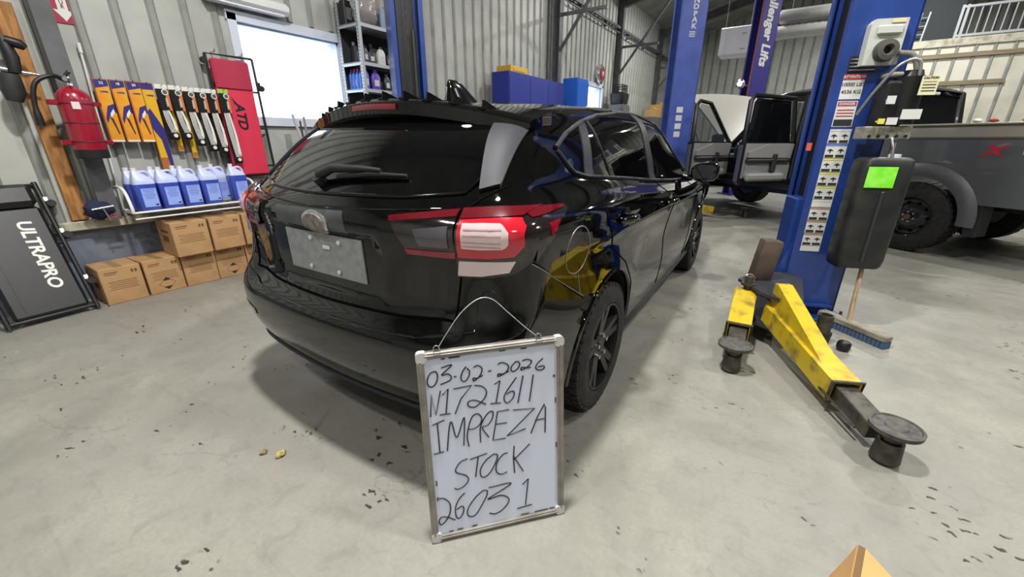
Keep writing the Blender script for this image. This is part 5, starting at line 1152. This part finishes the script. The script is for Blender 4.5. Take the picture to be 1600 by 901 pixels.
# ceiling heater with insulated duct
ht = thing('unit_heater', 'white box unit heater hung from the ceiling between blue posts', 'heater', (-1.68, 12.8, 3.24))
MB().box((0, 0, .31), (.66, .6, .6), .012).build('cabinet', mat('heater_white', 'c9c9c4', .5), ht)
MB().box((0, -.302, .31), (.62, .004, .56)).build('front_panel', mat('heater_panel', 'd2d2ce', .45), ht)
for i in range(2): MB().box((.2, -.306, .12+i*.33), (.1, .006, .012)).build('latch', m_steel, ht)
for x in (-.28, .28): MB().cyl((x, 0, .6), (x, 0, roof_z(-1.68+x)-3.26), .01, n=6).build('hanger_rod', m_steel, ht)
dk = thing('air_duct', 'long pale insulated air duct running right from the heater', 'duct', (-1.2, 12.85, 3.55))
MB().tube(spline([(-.13, 0, -.05), (.1, 0, 0), (.35, 0, .1), (.8, 0, .12), (1.3, 0, .12), (1.75, 0, .12)], 40), [.14+.012*(i % 2) for i in range(41)], 14).build('insulated_pipe', mat('duct_foil', 'aeada6', .5, .2, bump=.5, bscale=9), dk, 70)
MB().box((1.05, 0, .44), (1.4, .3, .25), .05).build('insulation_wrap', mat('wrap_plastic', '9a9a94', .35, bump=.8, bscale=7), dk, 50)
for x in (.6, 1.5): MB().tube([(x, 0, .5), (x, 0, roof_z(-1.2+x)-3.58)], .006, 5).build('hanger', m_steel, dk)
# upper office: wall with wooden girts, guard rail
off = struct(MB().box((6.0, 15.0, 1.65), (8.4, 1.6, 3.3)).build('wall_office', mat('office_panel', 'cfcdbd', .6, col2='bdbbab', scale=2)))
for i in range(13): obj('rib', rib_mesh(3.25), off, (2.1+i*.3, 14.2, 0.02), (0, 0, PI))
struct(MB().box((6.0, 14.19, 3.33), (8.5, .06, .16), .005).build('trim_2', m_cream))
for k, (z, x0, x1) in enumerate(((3.06, 1.82, 9), (2.49, 2.35, 3.62))): tag(MB().box(((x0+x1)/2, 14.162, z), (x1-x0, .03, .09), .004).build('wood_girt', mat('girt_wood', '8b7f66', .7, col2='6f634c', scale=5, stretch=(.5, 4, 8))), ['long weathered wooden girt under the guard rail', 'short dark wooden girt below the long one'][k], 'girt')
gr = thing('guard_rail', 'pale metal guard rail with upright balusters above the office wall', 'railing', (4.4, 14.3, 3.41))
for z in (.06, .62): MB().box((0, 0, z), (3.6, .05, .05), .004).build('rail', m_galv, gr)
for x in (-1.8, -1.72, 1.8): MB().box((x, 0, .33), (.045, .045, .66)).build('post', m_galv, gr)
for i in range(26): MB().box((-1.62+i*.13, 0, .34), (.018, .018, .56)).build('baluster', m_galv, gr)
tag(MB().box((2.3, 14.5, 4.0), (.75, .04, 1.15), .01).build('dark_opening_panel', mat('dark_opening_panel', '2b3236', .7, bump=.3, bscale=6)), 'dark panel put in for a dark opening left of the guard rail', 'panel')  # panel added to stand for a dark opening
lr = thing('ladder', 'short pale metal ladder leaning left of the dark panel', 'ladder', (1.98, 14.36, 3.31), 0)
for x in (-.06, .08): MB().tube([(x-.02, 0, 0.0), (x+.03, .06, .72)], .02, 6).build('stile', m_galv, lr)
for i in range(4): MB().tube([(-.07+i*.012, .01+i*.012, .1+i*.17), (.075+i*.012, .01+i*.012, .1+i*.17)], .012, 6).build('rung', m_galv, lr)
# pale car with raised hood far behind the pickup
fc = thing('far_car', 'pale car with raised hood far behind the pickup', 'car', (-.15, 14.9, 0), 120)
mw = car_body.data.copy(); mw.materials[0] = mat('pale_car_paint', 'aebcc6', .3, coat=.6); obj('body', mw, fc)
for s in (1, -1):
    for y in (0, 2.67): MB().at(T(s*.76, y, RW)).lathe([(0, -.1), (.2, -.1), (.31, -.09), (.318, -.05), (.318, .05), (.31, .09), (.2, .1), (0, .1)], 24, 'x').build('wheel', m_tyre, fc, 40)
hd = MB().at(T(0, 2.65, 1.0)@rotm('X', 62)); P = [[(x, y, .05*(1-(x/.7)**2)) for x in np.linspace(-.7, .7, 9)] for y in np.linspace(0, .95, 6)]
hd.grid(P); hd.grid([[(p[0], p[1], p[2]-.025) for p in r] for r in P]); hd.build('hood', mat('pale_car_paint', 'aebcc6'), fc, 50)
wl_ = thing('work_lamp', 'bright work lamp clipped beside the indigo post', 'lamp', (-1.22, 11.0, 2.42))
MB().lathe([(0, -.06), (.05, -.06), (.1, .0), (.1, .02), (.085, .02), (0, .01)], 18, 'y').build('shade', m_chrome, wl_, 40)
MB().at(T(0, -.065, 0)).lathe([(0, 0), (.045, .0), (.04, -.03), (0, -.045)], 14, 'y').build('bulb', mat('bulb_glow', 'ffffff', emit=25), wl_, 40)
MB().tube([(0, .02, 0), (.12, .22, -.02)], .012, 6).build('clamp_arm', m_steel, wl_)

# ================================================================ WHITE BOARD LEANING ON THE BUMPER
wb = thing('whiteboard', 'framed whiteboard with handwritten stock details leaning on the car bumper', 'whiteboard', (-.5977, .8386, .004), rot=(math.radians(-7.3), 0, math.radians(47.9)))
BWD, BHT = .47, .675
STROKES = [[(-0.1831,0.5922),(-0.1948,0.5884),(-0.2048,0.5713),(-0.2067,0.5553),(-0.1998,0.545),(-0.189,0.5455),(-0.179,0.5577),(-0.1746,0.5756),(-0.1776,0.589),(-0.1831,0.5922)],[(-0.1621,0.6006),(-0.1291,0.6055),(-0.1621,0.578),(-0.1434,0.5785),(-0.1332,0.5681),(-0.139,0.5565),(-0.1681,0.5476)],[(-0.1254,0.5667),(-0.1175,0.5665)],[(-0.0864,0.5941),(-0.0981,0.5781),(-0.1041,0.5601),(-0.1,0.5492),(-0.0901,0.5479),(-0.0793,0.5611),(-0.0762,0.5774),(-0.0835,0.5887)],[(-0.0635,0.5883),(-0.049,0.5928),(-0.0374,0.583),(-0.0383,0.5684),(-0.0495,0.5529),(-0.0642,0.5435),(-0.0657,0.553),(-0.0536,0.5514),(-0.0349,0.5582)],[(-0.0178,0.5695),(-0.0071,0.5694)],[(0.0143,0.5871),(0.0271,0.5919),(0.0455,0.5833),(0.049,0.57),(0.0354,0.5546),(0.0141,0.5476),(0.0158,0.5559),(0.0291,0.5533),(0.0497,0.5601)],[(0.0733,0.5885),(0.0598,0.5751),(0.057,0.5617),(0.0673,0.557),(0.0807,0.5661),(0.0865,0.5783),(0.0818,0.5875),(0.0733,0.5885)],[(0.0948,0.5889),(0.1121,0.5912),(0.1257,0.5843),(0.1221,0.5739),(0.1063,0.5629),(0.0909,0.5574),(0.0936,0.5666),(0.1106,0.5623),(0.1228,0.563)],[(0.1653,0.5874),(0.1484,0.5751),(0.1397,0.5609),(0.145,0.5515),(0.1603,0.5487),(0.1695,0.555),(0.1654,0.562),(0.1476,0.5607)],[(-0.2055,0.4474),(-0.1978,0.5192),(-0.1891,0.4506),(-0.1694,0.5276)],[(-0.1643,0.5124),(-0.1459,0.5305),(-0.1582,0.4469)],[(-0.1776,0.4488),(-0.1436,0.4476)],[(-0.1292,0.5273),(-0.0719,0.5307),(-0.1077,0.4917),(-0.1296,0.4437)],[(-0.0631,0.5295),(-0.0391,0.522),(-0.0259,0.5031),(-0.0334,0.4808),(-0.0593,0.4591),(-0.0777,0.4576),(-0.088,0.4677),(-0.0824,0.4795),(-0.0622,0.4786),(-0.0297,0.4597)],[(0.0014,0.5228),(0.0195,0.5332),(0.0035,0.459)],[(-0.0148,0.4596),(0.0193,0.4566)],[(0.0738,0.5354),(0.0496,0.5054),(0.0324,0.4798),(0.0322,0.4603),(0.0437,0.453),(0.0602,0.4671),(0.0654,0.4837),(0.0573,0.4914),(0.0398,0.483)],[(0.0963,0.5381),(0.0763,0.4472)],[(0.1311,0.5366),(0.1159,0.4466)],[(-0.2029,0.4179),(-0.1645,0.4291)],[(-0.1871,0.4224),(-0.1864,0.3192)],[(-0.206,0.3186),(-0.1734,0.321)],[(-0.1627,0.3211),(-0.1516,0.3976),(-0.1424,0.4179),(-0.1294,0.3619),(-0.1019,0.4274),(-0.1089,0.3305)],[(-0.0923,0.324),(-0.0962,0.3583),(-0.0875,0.3996),(-0.0736,0.4272),(-0.057,0.431),(-0.0457,0.4142),(-0.0531,0.3939),(-0.0722,0.3833),(-0.0905,0.3838)],[(-0.0537,0.3313),(-0.0519,0.3807),(-0.0375,0.4128),(-0.0198,0.4316),(-0.0083,0.4297),(-0.0108,0.4085),(-0.0266,0.3873),(-0.0457,0.3806),(-0.0259,0.3438)],[(0.0453,0.4288),(0.0071,0.4282),(-0.0124,0.3305),(0.0299,0.3296)],[(-0.0017,0.3853),(0.0364,0.3843)],[(0.0592,0.4249),(0.1339,0.4195),(0.0358,0.3365),(0.0995,0.3508)],[(0.1183,0.3306),(0.1434,0.3882),(0.1677,0.4277),(0.1715,0.415),(0.1685,0.3246)],[(0.1338,0.3754),(0.1696,0.3759)],[(0.1993,0.5255),(0.2059,0.5216),(0.1999,0.5188)],[(-0.0999,0.2814),(-0.1239,0.2731),(-0.1407,0.2505),(-0.1364,0.2366),(-0.1109,0.2228),(-0.1006,0.2053),(-0.1133,0.1861),(-0.1362,0.1771),(-0.1492,0.1829)],[(-0.092,0.2764),(-0.0347,0.2873)],[(-0.064,0.2832),(-0.0769,0.2092)],[(-0.012,0.28),(-0.0383,0.263),(-0.0588,0.2341),(-0.0583,0.2076),(-0.044,0.2024),(-0.0241,0.2183),(-0.0029,0.2561),(-0.0005,0.2756),(-0.012,0.28)],[(0.0354,0.2754),(0.0193,0.2718),(-0.0003,0.249),(-0.007,0.2215),(0.0005,0.2044),(0.0153,0.2),(0.0306,0.205)],[(0.0586,0.2956),(0.0547,0.2495),(0.057,0.1951)],[(0.1132,0.2924),(0.0544,0.2428)],[(0.0564,0.2559),(0.069,0.231),(0.0877,0.1947)],[(-0.2043,0.1569),(-0.1841,0.1515),(-0.1677,0.1282),(-0.17,0.0937),(-0.1879,0.0651),(-0.2024,0.0577),(-0.2075,0.0699),(-0.1985,0.0852),(-0.1789,0.0805),(-0.1546,0.0636)],[(-0.1172,0.1572),(-0.1367,0.1387),(-0.1499,0.111),(-0.1508,0.0782),(-0.1414,0.0658),(-0.1283,0.0795),(-0.123,0.0981),(-0.1284,0.1104),(-0.1472,0.1016)],[(-0.0532,0.1534),(-0.0794,0.1347),(-0.1064,0.1009),(-0.1121,0.0756),(-0.1026,0.0635),(-0.0837,0.0666),(-0.0607,0.0993),(-0.0428,0.131),(-0.0409,0.1485),(-0.0532,0.1534)],[(-0.0352,0.1588),(0.0445,0.1579),(-0.0395,0.116),(0.0042,0.1197),(0.0294,0.1059),(0.0318,0.0872),(0.0096,0.0627),(-0.0168,0.053),(-0.0369,0.06)],[(0.0842,0.1441),(0.1051,0.1625),(0.0923,0.0619)],[(0.0617,0.0542),(0.1163,0.0573)]]
MB().box((0, .008, BHT/2), (BWD-.03, .010, BHT-.03)).build('board_panel', mat('board_white', 'c9d0e2', .3), wb)
m_alu = mat('board_frame_alu', '98958e', .42, .5, col2='807c74', scale=14)
for c, d in (((0, .006, .0115), (BWD-.05, .022, .023)), ((0, .006, BHT-.0115), (BWD-.05, .022, .023)), ((-BWD/2+.0115, .006, BHT/2), (.023, .022, BHT-.05)), ((BWD/2-.0115, .006, BHT/2), (.023, .022, BHT-.05))):
    f = MB().box(c, d, .004); horiz = d[0] > d[2]
    f.box((c[0], c[1]-.012, c[2]), ((d[0], .004, .006) if horiz else (.006, .004, d[2])), .0015); f.build('frame_rail', m_alu, wb)
for x in (-1, 1):
    for z in (0, 1):
        MB().at(T(x*(BWD/2-.016), .006, .016+z*(BHT-.032))).prism(rrect(.034, .034, .012, 4), -.0125, .0125, 'y').build('corner_cap', mat('corner_plastic', 'b9b8b6', .5), wb)
m_pen = mat('marker_ink', '1d1f26', .5)
for st in STROKES:
    P = [(p[0], .0022, p[1]*1.03) for p in st]
    if len(P) > 5: P = [tuple(q) for q in spline(P, len(P)*5)]
    MB().at(Matrix.Identity(4)).tube(P, .0021, 6).build('pen_stroke', m_pen, wb)
for i, (x, z, l, h) in enumerate(((-.12, .648, .035, .005), (-.155, .647, .012, .004), (.03, .65, .02, .005), (.10, .648, .02, .004), (-.17, .026, .015, .004), (-.14, .027, .02, .004), (-.09, .027, .018, .004), (.09, .028, .03, .003), (.15, .027, .05, .004), (.19, .027, .02, .004), (-.205, .22, .004, .02), (-.206, .16, .004, .015), (.207, .45, .004, .02), (.208, .28, .004, .02))):
    MB().box((x, .0012, z), (l, .0016, h), .0005).build('frame_chip', mat('chip_dark', '4a463f', .8), wb)
for x in (-.172, .150):
    MB().tube([(x+.009*math.cos(a), .0-.0, BHT+.007+.011*math.sin(a)) for a in np.linspace(0, 2*PI, 19)[:-1]], .0018, 6, True).build('hook_ring', m_chrome, wb, 60)
    MB().box((x, .0, BHT-.004), (.02, .026, .012), .002).build('hook_clip', m_chrome, wb)
MB().tube([tuple(q) for q in spline([(-.166, .002, BHT+.010), (-.14, .01, BHT+.045), (-.09, .02, BHT+.105), (-.035, .026, BHT+.142), (.01, .026, BHT+.138), (.06, .02, BHT+.09), (.11, .012, BHT+.04), (.144, .002, BHT+.010)], 50)], .0015, 6).build('hanging_wire', mat('wire_grey', 'a9a9ab', .4, .5), wb, 60)

# ================================================================ SMALL THINGS ON THE FLOOR
fl = thing('open_carton', 'brown cardboard carton with raised flaps at the lower right edge', 'box', (.257, .768, 0), -11.5)
m_kraft = mat('kraft', 'c79a62', .75, col2='bb8e58', scale=5); m_kd = mat('kraft_edge', '6a5130', .9)
MB().box((.08, -.05, .165), (.22, .22, .33), .003).build('carton_body', m_kraft, fl)
a_ = MB(); a_.add([(-.006, .165, .45), (-.006, -.17, .45), (-.04, -.17, .30), (-.04, .15, .30), (-.008, .165, .446), (-.008, -.17, .446), (-.036, -.17, .296), (-.036, .15, .296)], [(0, 1, 2, 3), (7, 6, 5, 4), (0, 4, 5, 1), (1, 5, 6, 2), (2, 6, 7, 3), (3, 7, 4, 0)]); a_.build('flap', m_kraft, fl)
a_ = MB(); a_.add([(.006, .165, .45), (.006, -.17, .45), (.2, -.17, .34), (.2, .13, .34), (.008, .165, .446), (.008, -.17, .446), (.196, -.17, .336), (.196, .13, .336)], [(3, 2, 1, 0), (4, 5, 6, 7), (1, 5, 4, 0), (2, 6, 5, 1), (3, 7, 6, 2), (0, 4, 7, 3)]); a_.build('flap', m_kraft, fl)
MB().box((0, -.002, .444), (.012, .335, .012)).build('flap_edge', m_kd, fl)
def crumb(lab, x, y, r, col, name='leaf_scrap'):
    P = []
    for i in range(5):
        a = (i+.4)/5*PI; P.append([(r*math.sin(a)*math.cos(b)*random.uniform(.6, 1.2), r*math.sin(a)*math.sin(b)*random.uniform(.6, 1.2), .45*r*(1-math.cos(a))*random.uniform(.8, 1.1)+.001) for b in [2*PI*k/9 for k in range(9)]])
    tag(MB().loft(P).build(name, mat('scrap_'+col, col, .6, col2='6f5f30', scale=60), loc=(x, y, 0)), lab, 'scrap', 'scraps on the floor')
crumb('larger yellow crumpled scrap on the floor before the bumper', -1.58, .60, .022, 'c2b06a')
crumb('smaller brown crumpled scrap left of the yellow one', -1.655, .565, .016, '8a7a52')
crumb('tiny white fleck in the car shadow', -1.93, 1.05, .008, 'd8d8d8')

def truck_pt(x, y, z): a = math.radians(53.8); return (1.30+x*math.cos(a)-y*math.sin(a), 6.62+x*math.sin(a)+y*math.cos(a), z)
for k, (y, col, lab) in enumerate(((-.30, 'd6d2cc', 'white rag on the pickup bed rail'), (-.42, 'b8483f', 'red rag on the pickup bed rail, next to the white one'), (-.66, 'c9938a', 'pink rag on the pickup bed rail, nearest the frame edge'))):
    P = []
    for i in range(5):
        a = (i+.5)/5*PI; P.append([(.04*math.sin(a)*math.cos(b)*random.uniform(.7, 1.2), .045*math.sin(a)*math.sin(b)*random.uniform(.7, 1.2), .018*(1-math.cos(a))*random.uniform(.9, 1.2)) for b in [2*PI*q/10 for q in range(10)]])
    tag(MB().loft(P).build('shop_rag', mat('rag_'+col, col, .9), smooth=60, loc=truck_pt(.05, y, 1.437)), lab, 'rag', 'rags on the bed rail')
